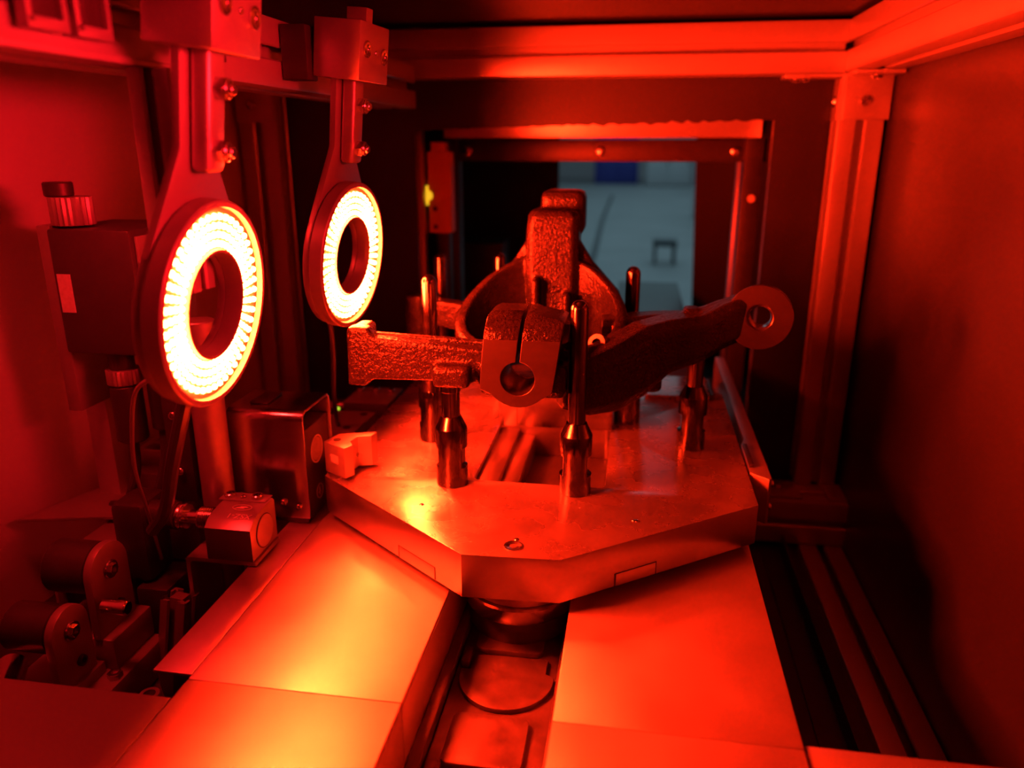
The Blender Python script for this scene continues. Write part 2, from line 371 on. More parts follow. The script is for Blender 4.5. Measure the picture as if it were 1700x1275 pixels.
# pedestal block behind the window, with two shallow vertical grooves
pg = [(-0.1400, 0.7905), (-0.1200, 0.7905), (-0.1200, 0.7935), (-0.1080, 0.7935), (-0.1080, 0.7905), (-0.0660, 0.7905), (-0.0660, 0.7955), (-0.0610, 0.7955), (-0.0610, 0.7905), (-0.0185, 0.7905), (-0.0155, 0.7935), (-0.0155, 0.850), (-0.1400, 0.850)]
bm = NB(); add_plate(bm, pg, (), 0.046, 0.0006, Matrix.Translation((0, 0, 0.0))); obj('pedestal_block', bm, M['steel'], pal)
bm = NB(); add_box(bm, (-0.1005, 0.800, 0.0462), (-0.065, 0.85, 0.0560), 0.001); obj('pedestal_cap', bm, M['black'], pal)
bm = NB(); add_plate(bm, rrect(0.022, 0.915, 0.100, 1.000, 0.004), (), 0.003, 0.0004, Matrix.Translation((0, 0, 0.0002))); tg = obj('cover_plate', bm, M['pallet'], pal)
bm = NB(); add_plate(bm, rrect(0.1005, 0.915, 0.1045, 0.985, 0.0012), (), 0.0065, 0.0004, Matrix.Translation((0, 0, 0.0002))); obj('cover_gasket', bm, M['black'], pal, label='black strip')
# screws and dowels in the top
def cs_screw(x, y, r):
    bm = NB(); add_lathe(bm, [(r * 1.25, 0.0001), (r * 1.25, 0.0007), (r, 0.0008), (r * 0.85, 0.0003), (r * 0.55, 0.0003), (r * 0.5, 0.0001)], (x, y, 0), seg=20, closed=True)
    o = obj('countersunk_screw', bm, M['steel'], pal)
    bm = NB(); add_lathe(bm, [(0, 0.0002), (r * 0.54, 0.0002), (r * 0.54, 0.0004), (0, 0.0004)], (x, y, 0), seg=6); obj('hex_socket', bm, M['darkink'], o)
cs_screw(-0.0822, 0.5268, 0.0062)
for x, y in ((-0.0815, 0.5375), (0.0103, 0.5837), (-0.1720, 0.5853), (0.0125, 0.5835)):
    bm = NB(); add_lathe(bm, [(0, 0.0012), (0.0016, 0.0009), (0.0022, 0.0003), (0.0022, 0.0001), (0, 0.0001)], (x, y, 0), seg=12); obj('dowel_pin', bm, M['steel'], pal)
# rebated inserts at the lower edge of the two front chamfers
def insert(a, b, u0, u1):
    a = Vector((*a, 0)); b = Vector((*b, 0)); d = (b - a).normalized(); nrm = Vector((d.y, -d.x, 0))
    mt = frame(a + d * 0 , d, (0, 0, 1))
    bm = NB(); add_box(bm, (u0, -0.0370, -0.0002), (u1, -0.0265, 0.0005), 0.0002, mt); o = obj('edge_insert', bm, M['pallet_side'], pal)
    bm = NB(); add_box(bm, (u0 - 0.0016, -0.0372, -0.0001), (u0 - 0.0002, -0.0262, 0.0003), 0, mt); add_box(bm, (u0 - 0.0016, -0.0264, -0.0001), (u1 + 0.0010, -0.0258, 0.0003), 0, mt); add_box(bm, (u1 + 0.0002, -0.0372, -0.0001), (u1 + 0.0010, -0.0258, 0.0003), 0, mt)
    obj('insert_gap', bm, M['darkink'], pal)
insert((PX0, 0.6305), (-0.120, 0.5085), 0.118, 0.166)
insert((-0.0443, 0.5115), (PX1, 0.631), 0.052, 0.091)

# pins: lathe-turned, with two spanner flats
def pin_body(x, y, ztop=0.0555, flat=True):
    def cl(v):
        if flat and 0.0185 < v.co.z < 0.0365: v.co.y = max(-0.0108, min(0.0108, v.co.y))
    bm = NB()
    add_lathe(bm, [(0, 0), (0.0138, 0), (0.0143, 0.0006), (0.0143, 0.0180), (0.0143, 0.0186), (0.0143, 0.0364), (0.0143, 0.0370), (0.0143, ztop - 0.0005), (0.0141, ztop), (0.0090, ztop + 0.0105), (0.0, ztop + 0.0105)], (x, y, 0), seg=40, clamp=cl)
    return bm
def support_pin(x, y, h):
    e = obj('support_pin', pin_body(x, y), M['pin'], pal)
    bm = NB(); add_lathe(bm, [(0, 0.0655), (0.0083, 0.0655), (0.0083, h - 0.006), (0.0092, h - 0.005), (0.0092, h - 0.0005), (0.0088, h), (0, h)], (x, y, 0), seg=32); obj('pin_stem', bm, M['pin'], e)
def locating_pin(x, y, h=0.1745, flat=True, body=True):
    e = obj('locating_pin', pin_body(x, y, flat=flat), M['pin'], pal)
    r = 0.0078
    prof_ = [(0, 0.0655), (r, 0.0655), (r, h - r)] + [(r * math.cos(a), h - r + r * math.sin(a)) for a in (0.3, 0.6, 0.9, 1.2)] + [(0, h)]
    bm = NB(); add_lathe(bm, prof_, (x, y, 0), seg=32); obj('pin_stem', bm, M['pin'], e)
support_pin(-0.1560, 0.6345, 0.0945)
support_pin(0.0660, 0.7590, 0.1010)
locating_pin(-0.0430, 0.6335)
locating_pin(-0.2015, 0.7400)
locating_pin(0.0000, 0.8260, flat=False)
locating_pin(-0.2290, 0.8950)
locating_pin(-0.1590, 0.9080)
# reed-cut side guide on the right of the pallet
t = thing('guide_rail', 'red lit guide rail with cap screws along the right edge of the pallet', 'guide rail', (0.128, 0.9, -0.046))
bm = NB(); add_plate(bm, [(0.1185, 0.700), (0.1340, 0.686), (0.1370, 0.690), (0.1370, 1.12), (0.1240, 1.12), (0.1240, 0.790), (0.1185, 0.770)], (), 0.046, 0.0006, Matrix.Translation((0, 0, -0.046))); obj('rail_bar', bm, M['alu'], t)
bm = NB(); add_box(bm, (0.1195, 0.712, 0.0002), (0.1235, 0.766, 0.004), 0.0006); obj('stop_key', bm, M['black'], t)
for y, z in ((0.705, -0.012), (0.705, -0.036), (0.745, -0.012)):
    bm = NB(); add_sock(bm, (0.1371, y, z), (1, 0, 0), 0.0035, 0.0045); obj('cap_screw', bm, M['steel'], t)

# ================================================================== STEERING KNUCKLE
kn = thing('iron_casting', 'rough dark cast iron steering knuckle with machined clamp, sitting on the pallet pins', 'casting', (-0.085, 0.74, 0.07))
bm = NB()
# bowl: wall whose rim climbs at the back
cx, cy, R0, R1 = -0.0885, 0.742, 0.0850, 0.0735
N = 72; prev = None
def rim(phi): return 0.1225 + 0.064 * ((1 - math.cos(phi)) / 2) ** 2.0
rows = []
for k in range(N):
    a = 2 * PI * k / N; phi = abs(((a + PI / 2 + PI) % (2 * PI)) - PI)       # 0 at the front
    c, s = math.cos(a), math.sin(a); zt = rim(phi); zb = 0.080
    rows.append([bm.verts.new((cx + r * c, cy + r * s * 1.02, z)) for r, z in ((R0 - 0.008, zb), (R0, zb + 0.01), (R0, zt - 0.003), (R0 - 0.003, zt), (R1 + 0.001, zt), (R1, zt - 0.003), (R1, zb + 0.012), (R1 - 0.012, zb))])
for k in range(N):
    A, B = rows[k], rows[(k + 1) % N]
    for i in range(8): bm.faces.new((A[i], A[(i + 1) % 8], B[(i + 1) % 8], B[i]))
bmesh.ops.recalc_face_normals(bm, faces=bm.faces[:])
# tower at the back of the bowl
def add_loft(bm, secs):
    """secs: list of closed rings of points"""
    rs = [[bm.verts.new(p) for p in s] for s in secs]
    n = len(rs[0])
    for a, b in zip(rs, rs[1:]):
        for k in range(n): bm.faces.new((a[k], a[(k + 1) % n], b[(k + 1) % n], b[k]))
    bm.faces.new(rs[0][::-1]); bm.faces.new(rs[-1])
def rect_ring(x0, x1, y0, y1, z, c=0.006):
    return [(x, y, z) for x, y in ((x0 + c, y0), (x1 - c, y0), (x1, y0 + c), (x1, y1 - c), (x1 - c, y1), (x0 + c, y1), (x0, y1 - c), (x0, y0 + c))]
t2 = NB()
add_loft(t2, [rect_ring(-0.1080, -0.060, 0.795, 0.838, 0.085), rect_ring(-0.1100, -0.058, 0.800, 0.842, 0.130), rect_ring(-0.1130, -0.0575, 0.803, 0.846, 0.170), rect_ring(-0.1135, -0.0575, 0.803, 0.850, 0.205), rect_ring(-0.1115, -0.0580, 0.806, 0.852, 0.227), rect_ring(-0.1085, -0.061, 0.810, 0.850, 0.232)])
bmesh.ops.recalc_face_normals(t2, faces=t2.faces[:]); merge(bm, t2)
add_box(bm, (-0.1015, 0.832, 0.205), (-0.0535, 0.872, 0.2515), 0.008)
# webs flaring from tower to bowl
for sx in (-1, 1):
    w = NB(); x0 = -0.0855 + sx * 0.026
    pts = [(x0 - sx * 0.006, 0.215), (x0, 0.205), (x0 + sx * 0.016, 0.180), (x0 + sx * 0.045, 0.148), (x0 + sx * 0.052, 0.13), (x0 - sx * 0.006, 0.110)]
    add_plate(w, pts if sx < 0 else pts[::-1], (), 0.012, 0.002, frame((0, 0.826 + 0.004, 0), (1, 0, 0), (0, 0, 1)))
    merge(bm, w)
# ribs on the inner face of the tower
add_box(bm, (-0.1045, 0.782, 0.090), (-0.0960, 0.810, 0.165), 0.004, Matrix.Rotation(0.0, 4, 'Z'))
add_box(bm, (-0.0720, 0.784, 0.090), (-0.0640, 0.810, 0.150), 0.004)
# front clamp stock (the rough block behind the machined face)
add_box(bm, (-0.1275, 0.620, 0.0895), (-0.0515, 0.668, 0.1200), 0.006)
add_box(bm, (-0.1230, 0.640, 0.1100), (-0.0490, 0.672, 0.1500), 0.006)
# left arm (I-section with a pocket along the top) and its end pad
arm = [(-0.2470, 0.0930), (-0.2435, 0.0925), (-0.2310, 0.0925), (-0.2240, 0.0990), (-0.1900, 0.1000), (-0.1250, 0.1010), (-0.1150, 0.130), (-0.1600, 0.1335), (-0.2180, 0.1375), (-0.2235, 0.1400), (-0.2265, 0.1460), (-0.2440, 0.1460), (-0.2460, 0.1420)]
add_plate(bm, arm, (), 0.014, 0.0016, XZ(0.638))
add_plate(bm, [(-0.2300, 0.0985), (-0.1250, 0.0980), (-0.1250, 0.1250), (-0.2300, 0.1290)], (), 0.010, 0.001, XZ(0.646))
add_plate(bm, [(-0.2300, 0.1000), (-0.1250, 0.1000), (-0.1250, 0.1330), (-0.2300, 0.1370)], (), 0.007, 0.001, XZ(0.653))
add_box(bm, (-0.2450, 0.625, 0.0945), (-0.2290, 0.660, 0.1455), 0.004)
# lug that rests on the left support pin
add_cyl(bm, (-0.1545, 0.6335, 0.0945), (0, 0, 1), 0.0125, 0.016, 20, 0.002)
add_box(bm, (-0.1660, 0.6090, 0.0990), (-0.1340, 0.645, 0.1170), 0.003)
# second lug further back on the left
add_box(bm, (-0.2600, 0.842, 0.0760), (-0.2370, 0.868, 0.1330), 0.006)
add_plate(bm, [(-0.2450, 0.100), (-0.1500, 0.085), (-0.1500, 0.119), (-0.2450, 0.130)], (), 0.022, 0.003, XZ(0.866))
# right arm
def orth(o, d, hw, hh, up=(0, 0, 1), c=0.35):
    d = Vector(d).normalized(); u = Vector(up); s = d.cross(u).normalized(); u = s.cross(d)
    return [Vector(o) + s * a * hw + u * b * hh for a, b in ((-1 + c, -1), (1 - c, -1), (1, -1 + c), (1, 1 - c), (1 - c, 1), (-1 + c, 1), (-1, 1 - c), (-1, -1 + c))]
t2 = NB()
path = [(-0.062, 0.664, 0.092, 0.016, 0.022), (-0.040, 0.672, 0.089, 0.017, 0.027), (-0.015, 0.692, 0.094, 0.018, 0.033), (0.008, 0.712, 0.104, 0.018, 0.034), (0.033, 0.728, 0.116, 0.019, 0.026), (0.062, 0.742, 0.121, 0.020, 0.023), (0.085, 0.752, 0.131, 0.017, 0.022), (0.106, 0.757, 0.139, 0.013, 0.022)]
secs = []
for i, (x, y, z, hw, hh) in enumerate(path):
    a = Vector(path[max(i - 1, 0)][:3]); b = Vector(path[min(i + 1, len(path) - 1)][:3]); d = b - a; d.z = 0
    secs.append(orth((x, y, z), d, hw, hh))
add_loft(t2, secs); bmesh.ops.recalc_face_normals(t2, faces=t2.faces[:]); merge(bm, t2)
t2 = NB(); add_loft(t2, [orth((-0.030, 0.745, 0.118), (1, 0.1, 0), 0.020, 0.018), orth((0.02, 0.765, 0.128), (1, 0.1, 0), 0.016, 0.010), orth((0.075, 0.768, 0.133), (1, 0, 0), 0.012, 0.008)])
bmesh.ops.recalc_face_normals(t2, faces=t2.faces[:]); merge(bm, t2)
add_box(bm, (0.050, 0.744, 0.136), (0.066, 0.766, 0.1470), 0.003)
bd = Vector((-0.20, -1, 0.10)).normalized(); bo = Vector((0.1200, 0.742, 0.1415))
add_cyl(bm, bo - bd * 0.030, bd, 0.0300, 0.0285, 32, 0.004)
add_cyl(bm, (0.066, 0.759, 0.1008), (0, 0, 1), 0.012, 0.014, 20, 0.002)
# knob under the right arm and the strut boss
add_cyl(bm, (0.022, 0.722, 0.0705), (0, 0, 1), 0.0100, 0.025, 16, 0.002)
add_cyl(bm, (-0.018, 0.712, 0.086), (-0.3, 0.6, 0.1), 0.012, 0.02, 20, 0.002)
body = obj('casting_body', bm, M['casting'], kn)
md = body.modifiers.new('r', 'REMESH'); md.mode = 'VOXEL'; md.voxel_size = 0.0016
sm = body.modifiers.new('s', 'SMOOTH'); sm.iterations = 4; sm.factor = 0.5
# bores cut through the rough stock
def cutter(bm):
    me = bpy.data.meshes.new('tmp'); bm.to_mesh(me); bm.free(); o = bpy.data.objects.new('tmp', me); COL.objects.link(o); o.parent = kn; return o
cuts = []
BX, BZ = -0.0925, 0.1095
c_ = NB(); add_cyl(c_, (BX, 0.58, BZ), (0, 1, 0), 0.0148, 0.13, 40)
add_cyl(c_, bo + bd * 0.02, -bd, 0.0118, 0.07, 32)
add_box(c_, (BX - 0.0017 + 0.002, 0.58, BZ), (BX + 0.0017 + 0.002, 0.70, 0.20))
bmesh.ops.translate(c_, verts=c_.verts[:], vec=-Vector(kn['base']))
co = cutter(c_)
bo_m = body.modifiers.new('b', 'BOOLEAN'); bo_m.operation = 'DIFFERENCE'; bo_m.object = co; bo_m.solver = 'EXACT'; bo_m.use_self = True
dg = bpy.context.evaluated_depsgraph_get(); dg.update()
me2 = bpy.data.meshes.new_from_object(body.evaluated_get(dg))
body.modifiers.clear(); old = body.data; body.data = me2; bpy.data.meshes.remove(old)
cme = co.data; bpy.data.objects.remove(co); bpy.data.meshes.remove(cme)
body.data.materials.clear(); body.data.materials.append(M['casting']); shade(body.data, 50)
# machined clamp face with bore and saw slot; its rough crown rolls back
SW = 0.0017; sx0, sx1 = BX - SW, BX + SW; lean = 0.0042
TOP = 0.163
def bore(r, n=40):
    g = math.asin(SW / r)
    return circ(BX, BZ, r, n, PI / 2 - g, PI / 2 + g - 2 * PI)
arc = []
for k in range(13):
    a = math.radians(205 + (327 - 205) * k / 12); arc.append((BX + 0.0255 * math.cos(a) * 1.08, BZ + 0.0255 * math.sin(a)))
left = [(-0.1195, TOP - 0.002), (-0.1215, 0.143), (-0.1240, 0.116), (-0.1250, 0.099)]
right = [(-0.0632, 0.0975), (-0.0600, 0.118), (-0.0565, 0.143), (-0.0545, TOP - 0.006), (-0.0580, TOP - 0.004), (-0.0760, TOP - 0.001), (-0.0810, TOP + 0.001)]
outline = [(sx0 + lean, TOP + 0.0008), (-0.1140, TOP + 0.0008)] + left + arc[1:-1] + right + [(sx1 + lean, TOP + 0.0008)] + bore(0.0146)
bm = NB(); add_plate(bm, outline, (), 0.052, 0.0005, XZ(0.6645))
for z in (0.143, 0.147, 0.151, 0.155, 0.159):
    bmesh.ops.bisect_plane(bm, geom=bm.verts[:] + bm.edges[:] + bm.faces[:], plane_co=(0, 0, z), plane_no=(0, 0, 1), dist=1e-6)
for v in bm.verts:
    if v.co.z > 0.1431 and v.co.y < 0.64: v.co.y += 0.030 * (1 - math.sqrt(max(0.0, 1 - ((v.co.z - 0.143) / 0.0215) ** 2)))
cf = obj('clamp_block', bm, [M['machined'], M['casting']], kn, label='machined face with round bore and saw slot')
for p in cf.data.polygons:
    c = p.center + Vector(kn['base'])
    if c.z < 0.1432 and p.normal.y < -0.9: p.use_smooth = False
    if c.z > 0.1431 and c.y < 0.655 and abs(p.normal.x) < 0.8: p.material_index = 1
bm = NB(); add_plate(bm, [(-0.0635, 0.1330), (-0.0520, 0.1370), (-0.0515, 0.1525), (-0.0635, 0.1525)], (), 0.006, 0.0004, XZ(0.6435)); obj('clamp_flank', bm, M['machined'], kn)
# machined boss on the right arm
bm = NB(); add_lathe(bm, [(0.0118, 0.0), (0.0306, 0.0), (0.0306, 0.0028), (0.0300, 0.0034), (0.0128, 0.0034), (0.0118, 0.0026)], bo - bd * 0.0020, bd, seg=56, closed=True); obj('machined_boss', bm, M['machined'], kn, label='round machined face with bolt hole')
bm = NB(); add_lathe(bm, [(0.0095, 0.0), (0.0117, 0.0), (0.0117, 0.024), (0.0105, 0.024), (0.0095, 0.018)], bo - bd * 0.0275, bd, seg=40, closed=True); obj('bolt_hole_sleeve', bm, M['steel'], kn)
# bush inside the bowl
bm = NB(); add_lathe(bm, [(0.0052, 0), (0.0092, 0), (0.0092, 0.010), (0.0052, 0.010)], (-0.026, 0.700, 0.119), (-0.5, -0.8, 0.35), seg=24, closed=True); obj('sensor_bush', bm, M['machined'], kn)

# ================================================================== RING LIGHTS
led_me = None
def led_mesh():
    bm = NB(); add_lathe(bm, [(0.0021, 0), (0.0020, 0.0010), (0.0014, 0.0019), (0, 0.0022)], (0, 0, 0), (1, 0, 0), seg=7)
    me = bpy.data.meshes.new('led'); bm.to_mesh(me); bm.free(); me.materials.append(M['led']); shade(me, 80); return me
LEDM = led_mesh()
X1 = (1, 0, 0)
def ring_light(c, tilt, yaw, label):
    t = thing('ring_light', label, 'ring light', c, (0, tilt, yaw), group='red ring lights hanging from the left rail')
    L = dict(local=True)
    bm = NB(); add_lathe(bm, [(0.0340, -0.0115), (0.0660, -0.0115), (0.0675, -0.0100), (0.0675, 0.0005), (0.0665, 0.0015), (0.0632, 0.0015), (0.0626, -0.0030), (0.0368, -0.0030), (0.0362, 0.0006), (0.0345, 0.0006), (0.0340, -0.001)], (0, 0, 0), X1, seg=72, closed=True)
    h = obj('ring_housing', bm, M['housing'], t, **L)
    bm = NB(); add_lathe(bm, [(0.0368, -0.0029), (0.0626, -0.0029), (0.0626, -0.0024), (0.0368, -0.0024)], (0, 0, 0), X1, seg=60, closed=True); obj('circuit_board', bm, M['pcb'], t, **L)
    for i, r in enumerate((0.0398, 0.0455, 0.0512, 0.0569)):
        n = 48
        for k in range(n):
            a = 2 * PI * k / n
            o = bpy.data.objects.new('led', LEDM); COL.objects.link(o); o.parent = t
            o.location = (-0.0024, r * math.cos(a), r * math.sin(a))
    # paddle plate that carries the ring
    pp = [(-0.0180, 0.165), (0.0130, 0.165)]
    out = [(-0.017, 0.1660), (-0.021, 0.1620), (-0.021, 0.098), (-0.024, 0.092), (-0.056, 0.036)] + circ(0, 0, 0.0660, 26, math.radians(147), math.radians(393)) + [(0.056, 0.036), (0.020, 0.092), (0.016, 0.098), (0.016, 0.1620), (0.012, 0.1660)]
    bm = NB(); add_plate(bm, out, [circ(0, 0, 0.034, 36)], 0.0055, 0.0006, YZ(-0.0172)); obj('paddle_plate', bm, M['bracket'], t, **L)
    # hanger column, square with rounded front corner
    bm = NB(); add_box(bm, (-0.0115, -0.0115, 0.0840), (0.0010, 0.0095, 0.1560), 0.0035, seg=3); obj('hanger_column', bm, M['alu'], t, **L)
    # clamp block on the rail
    bm = NB(); add_box(bm, (-0.0290, -0.0300, 0.1535), (0.0130, 0.0300, 0.2000), 0.0008); b = obj('clamp_block', bm, M['alu'], t, **L)
    for y, z in ((-0.017, 0.179), (0.019, 0.176)):
        bm = NB(); add_sock(bm, (0.0131, y, z), X1, 0.0068, 0.0016); o = obj('socket_screw', bm, M['steel'], b, **L)
    bm = NB(); add_cyl(bm, (0.0131, 0.0025, 0.1775), X1, 0.0022, 0.0010, 12, 0.0003); obj('grub_screw', bm, M['steel'], b, **L)
    bm = NB(); add_box(bm, (-0.0105, -0.0080, 0.2002), (0.0080, 0.0050, 0.2120), 0.0008); obj('rail_key', bm, M['alu'], b, **L)
    # through bolts: round heads on the left, hexagon nuts on the right
    for z in (0.0975, 0.1335):
        bm = NB(); add_hex(bm, (0.0012, -0.001, z), X1, 0.0072, 0.0060, False); add_cyl(bm, (0.0070, -0.001, z), X1, 0.0058, 0.0020, 16, 0.0008); o = obj('hex_nut', bm, M['steel'], t, **L)
        bm = NB(); add_cyl(bm, (0.0088, -0.001, z), X1, 0.0034, 0.0030, 14, 0.0006); obj('bolt_end', bm, M['steel'], o, **L)
        bm = NB(); add_lathe(bm, [(0, 0), (0.0085, 0), (0.0082, 0.003), (0.0055, 0.006), (0, 0.0068)], (-0.0174, -0.001, z), (-1, 0, 0), seg=20); obj('bolt_head', bm, M['black'], t, **L)
    return t
ring_light((-0.2677, 0.4585, 0.1985), math.radians(7.0), math.radians(1.0), 'near red ring light glowing white, left of the casting, nearest the camera')
ring_light((-0.2607, 0.6936, 0.1980), math.radians(6.0), math.radians(-5.0), 'far red ring light glowing white, in front of the dark rear wall')

# mounting rail over the ring lights
t = thing('mounting_rail', 'bright aluminium mounting rail at upper left carrying both ring lights', 'rail', (-0.325, 0.6, 0.342))
bm = NB(); add_profile(bm, (-0.3265, 0.16, 0.3700), (-0.3265, 1.065, 0.3700), 0.054, 0.010, 0.012); obj('rail_profile', bm, M['alu_frame'], t)
bm = NB(); add_box(bm, (-0.2990, 0.30, 0.3430), (-0.2960, 0.545, 0.3475), 0.0006); obj('rail_lip', bm, M['alu_frame'], t)
def u_bracket(y, label, z0=0.3525, w=0.0145):
    e = thing('sensor_bracket', label, 'bracket', (-0.290, y, z0), group='small slotted brackets on the left rail')
    bm = NB(); add_plate(bm, [(y - w, z0), (y + w, z0), (y + w, z0 + 0.050), (y + w - 0.004, z0 + 0.050), (y + w - 0.004, z0 + 0.006), (y - w + 0.004, z0 + 0.006), (y - w + 0.004, z0 + 0.050), (y - w, z0 + 0.050)], (), 0.006, 0.0006, YZ(-0.2955)); obj('bracket_frame', bm, M['bracket'], e)
    bm = NB(); add_box(bm, (-0.2985, y - w + 0.0042, z0 + 0.0062), (-0.2925, y + w - 0.0042, z0 + 0.048), 0.0005); obj('sensor_insert', bm, M['black'], e)
    bm = NB(); add_sock(bm, (-0.2893, y - w + 0.002, z0 + 0.004), X1, 0.0015, 0.0012); obj('small_screw', bm, M['steel'], e)
u_bracket(0.374, 'slotted bracket on the upper left rail, leftmost of the pair')
u_bracket(0.4085, 'slotted bracket on the upper left rail, beside the near clamp block')
bm = NB(); add_box(bm, (-0.2985, 0.500, 0.352), (-0.282, 0.532, 0.395), 0.001); tag(obj('rail_stop', bm, M['black']), 'black stop block on the rail right behind the near clamp block', 'stop block')
bm = NB(); add_box(bm, (-0.2985, 0.655, 0.350), (-0.276, 0.676, 0.393), 0.001); tag(obj('rail_stop', bm, M['black']), 'black stop block on the rail just left of the far clamp block', 'stop block')

# upright behind the near ring
bm = NB(); add_profile(bm, (-0.2980, 0.4750, 0.205), (-0.2980, 0.4750, 0.343), 0.028, 0.006, 0.007); tag(obj('upright_post', bm, M['alu_frame']), 'aluminium upright hanging below the rail behind the near ring bracket', 'post')
t = thing('support_pole', 'round bright support pole below the near ring light', 'pole', (-0.3740, 0.6060, -0.149))
bm = NB(); add_cyl(bm, (-0.3740, 0.6060, -0.148), (0, 0, 1), 0.0145, 0.30, 32, 0.001); obj('pole', bm, M['alu'], t)
bm = NB(); add_box(bm, (-0.4140, 0.596, -0.02), (-0.3900, 0.616, 0.105), 0.002); obj('cable_strip', bm, M['black'], t)
for z in (0.012, 0.066): 
    bm = NB(); add_sock(bm, (-0.402, 0.5958, z), (0, -1, 0), 0.0038, 0.004); obj('cap_screw', bm, M['steel'], t)

# ================================================================== LEFT SIDE DEVICES
# folded strip along the left cover
t = thing('side_channel', 'narrow folded steel channel running beside the left conveyor cover', 'channel', (-0.302, 0.53, -0.09))
bm = NB(); add_box(bm, (-0.3170, 0.4055, -0.0520), (-0.2875, 0.735, -0.0495), 0.0006); obj('channel_top', bm, M['plate'], t)
bm = NB(); add_plate(bm, [(-0.3168, -0.0522), (-0.3168, -0.066), (-0.3145, -0.078), (-0.3115, -0.084), (-0.3085, -0.078), (-0.3065, -0.066), (-0.3040, -0.0522)], (), 0.32, 0.0004, XZ(0.730)); obj('channel_web', bm, M['alu'], t)
bm = NB(); add_box(bm, (-0.300, 0.42, -0.149), (-0.292, 0.72, -0.0524)); obj('channel_foot', bm, M['black'], t)

# read head: folded stainless hood with a black front
t = thing('read_head', 'tall brushed stainless read head hood with black front, left of the pallet', 'sensor', (-0.327, 0.65, -0.0493))
u = [(0.6225, -0.0425)] + circ(0.6315, 0.0555, 0.0090, 9, PI, PI / 2) + circ(0.6800, 0.0555, 0.0090, 9, PI / 2, 0) + [(0.6890, -0.0425)]
inn = [(0.6863, -0.0425)] + circ(0.6800, 0.0555, 0.0063, 9, 0, PI / 2) + circ(0.6315, 0.0555, 0.0063, 9, PI / 2, PI) + [(0.6252, -0.0425)]
bm = NB(); add_plate(bm, u + inn, (), 0.0750, 0.0004, YZ(-0.3680)); obj('hood', bm, M['brushed'], t)
bm = NB(); add_box(bm, (-0.3660, 0.6256, -0.0490), (-0.2960, 0.6856, 0.0430), 0.0008); obj('sensor_body', bm, M['blackpl'], t)
bm = NB(); add_lathe(bm, [(0.0125, 0), (0.0138, 0), (0.0138, 0.0008), (0.0125, 0.0008)], (-0.2959, 0.655, 0.0165), X1, seg=40, closed=True); obj('target_ring', bm, M['ink'], t)
bm = NB(); add_cyl(bm, (-0.2959, 0.655, 0.0165), X1, 0.0115, 0.0006, 36); obj('target_disc', bm, M['label'], t)
bm = NB(); add_lathe(bm, [(0.0068, 0), (0.0076, 0), (0.0076, 0.0006), (0.0068, 0.0006)], (-0.2959, 0.655, -0.0280), X1, seg=32, closed=True); obj('emblem_ring', bm, M['label'], t)
bm = NB(); add_box(bm, (-0.2959, 0.6545, -0.0325), (-0.2955, 0.6555, -0.0240)); add_box(bm, (-0.2959, 0.6520, -0.0295), (-0.2955, 0.6575, -0.0285)); obj('emblem_mark', bm, M['label'], t)
for x, z in ((-0.318, -0.0265), (-0.3030, -0.0300)):
    bm = NB(); add_sock(bm, (x, 0.6224, z), (0, -1, 0), 0.0030, 0.0035); obj('cap_screw', bm, M['steel'], t)
bm = NB(); add_box(bm, (-0.352, 0.640, 0.0647), (-0.334, 0.672, 0.0665), 0.0006); obj('top_patch', bm, M['black'], t)

# inductive block sensor on its angle bracket
t = thing('block_sensor', 'small block sensor with round active face and threaded connector, lettered upside down', 'sensor', (-0.33, 0.562, -0.0435))
e0 = [(0.5410, -0.0435), (0.5885, -0.0435), (0.5885, -0.0070), (0.5860, -0.0045), (0.5700, -0.0045), (0.5560, -0.0060), (0.5480, -0.0085), (0.5410, -0.0140)]
bm = NB(); add_plate(bm, e0, (), 0.0420, 0.0006, YZ(-0.3520)); bs = obj('sensor_body', bm, [M['blackpl'], M['alu']], t)
for p in bs.data.polygons:
    if p.normal.x > 0.7 or p.normal.z > 0.3: p.material_index = 1
bm = NB(); add_cyl(bm, (-0.3099, 0.5655, -0.0255), X1, 0.0145, 0.0010, 40, 0.0003); obj('active_face', bm, M['plate'], t)
bm = NB(); add_lathe(bm, [(0.0146, 0), (0.0153, 0), (0.0153, 0.0003), (0.0146, 0.0003)], (-0.3099, 0.5655, -0.0255), X1, seg=40, closed=True); obj('face_groove', bm, M['darkink'], t)
bm = NB(); pr_ = [(0, 0)]
for k in range(9): pr_ += [(0.0100, 0.0002 + k * 0.0018), (0.0088, 0.0011 + k * 0.0018)]
pr_ += [(0.0088, 0.0170), (0, 0.0170)]
add_lathe(bm, pr_, (-0.3522, 0.5640, -0.0170), (-1, 0, 0), seg=28); obj('threaded_neck', bm, M['steel'], t)
bm = NB(); add_lathe(bm, [(0, 0), (0.0062, 0), (0.0062, 0.0110), (0.0110, 0.0115), (0.0118, 0.0130), (0.0110, 0.0145), (0.0118, 0.016), (0.0118, 0.018), (0.0105, 0.0185), (0.0078, 0.0190), (0, 0.0190)], (-0.3694, 0.5640, -0.0170), (-1, 0, 0), seg=28); obj('coupling_nut', bm, M['steel'], t)
bm = NB(); add_box(bm, (-0.3560, 0.5750, -0.0043), (-0.3120, 0.5900, -0.0033), 0.0003); obj('clamp_plate', bm, M['alu'], t)
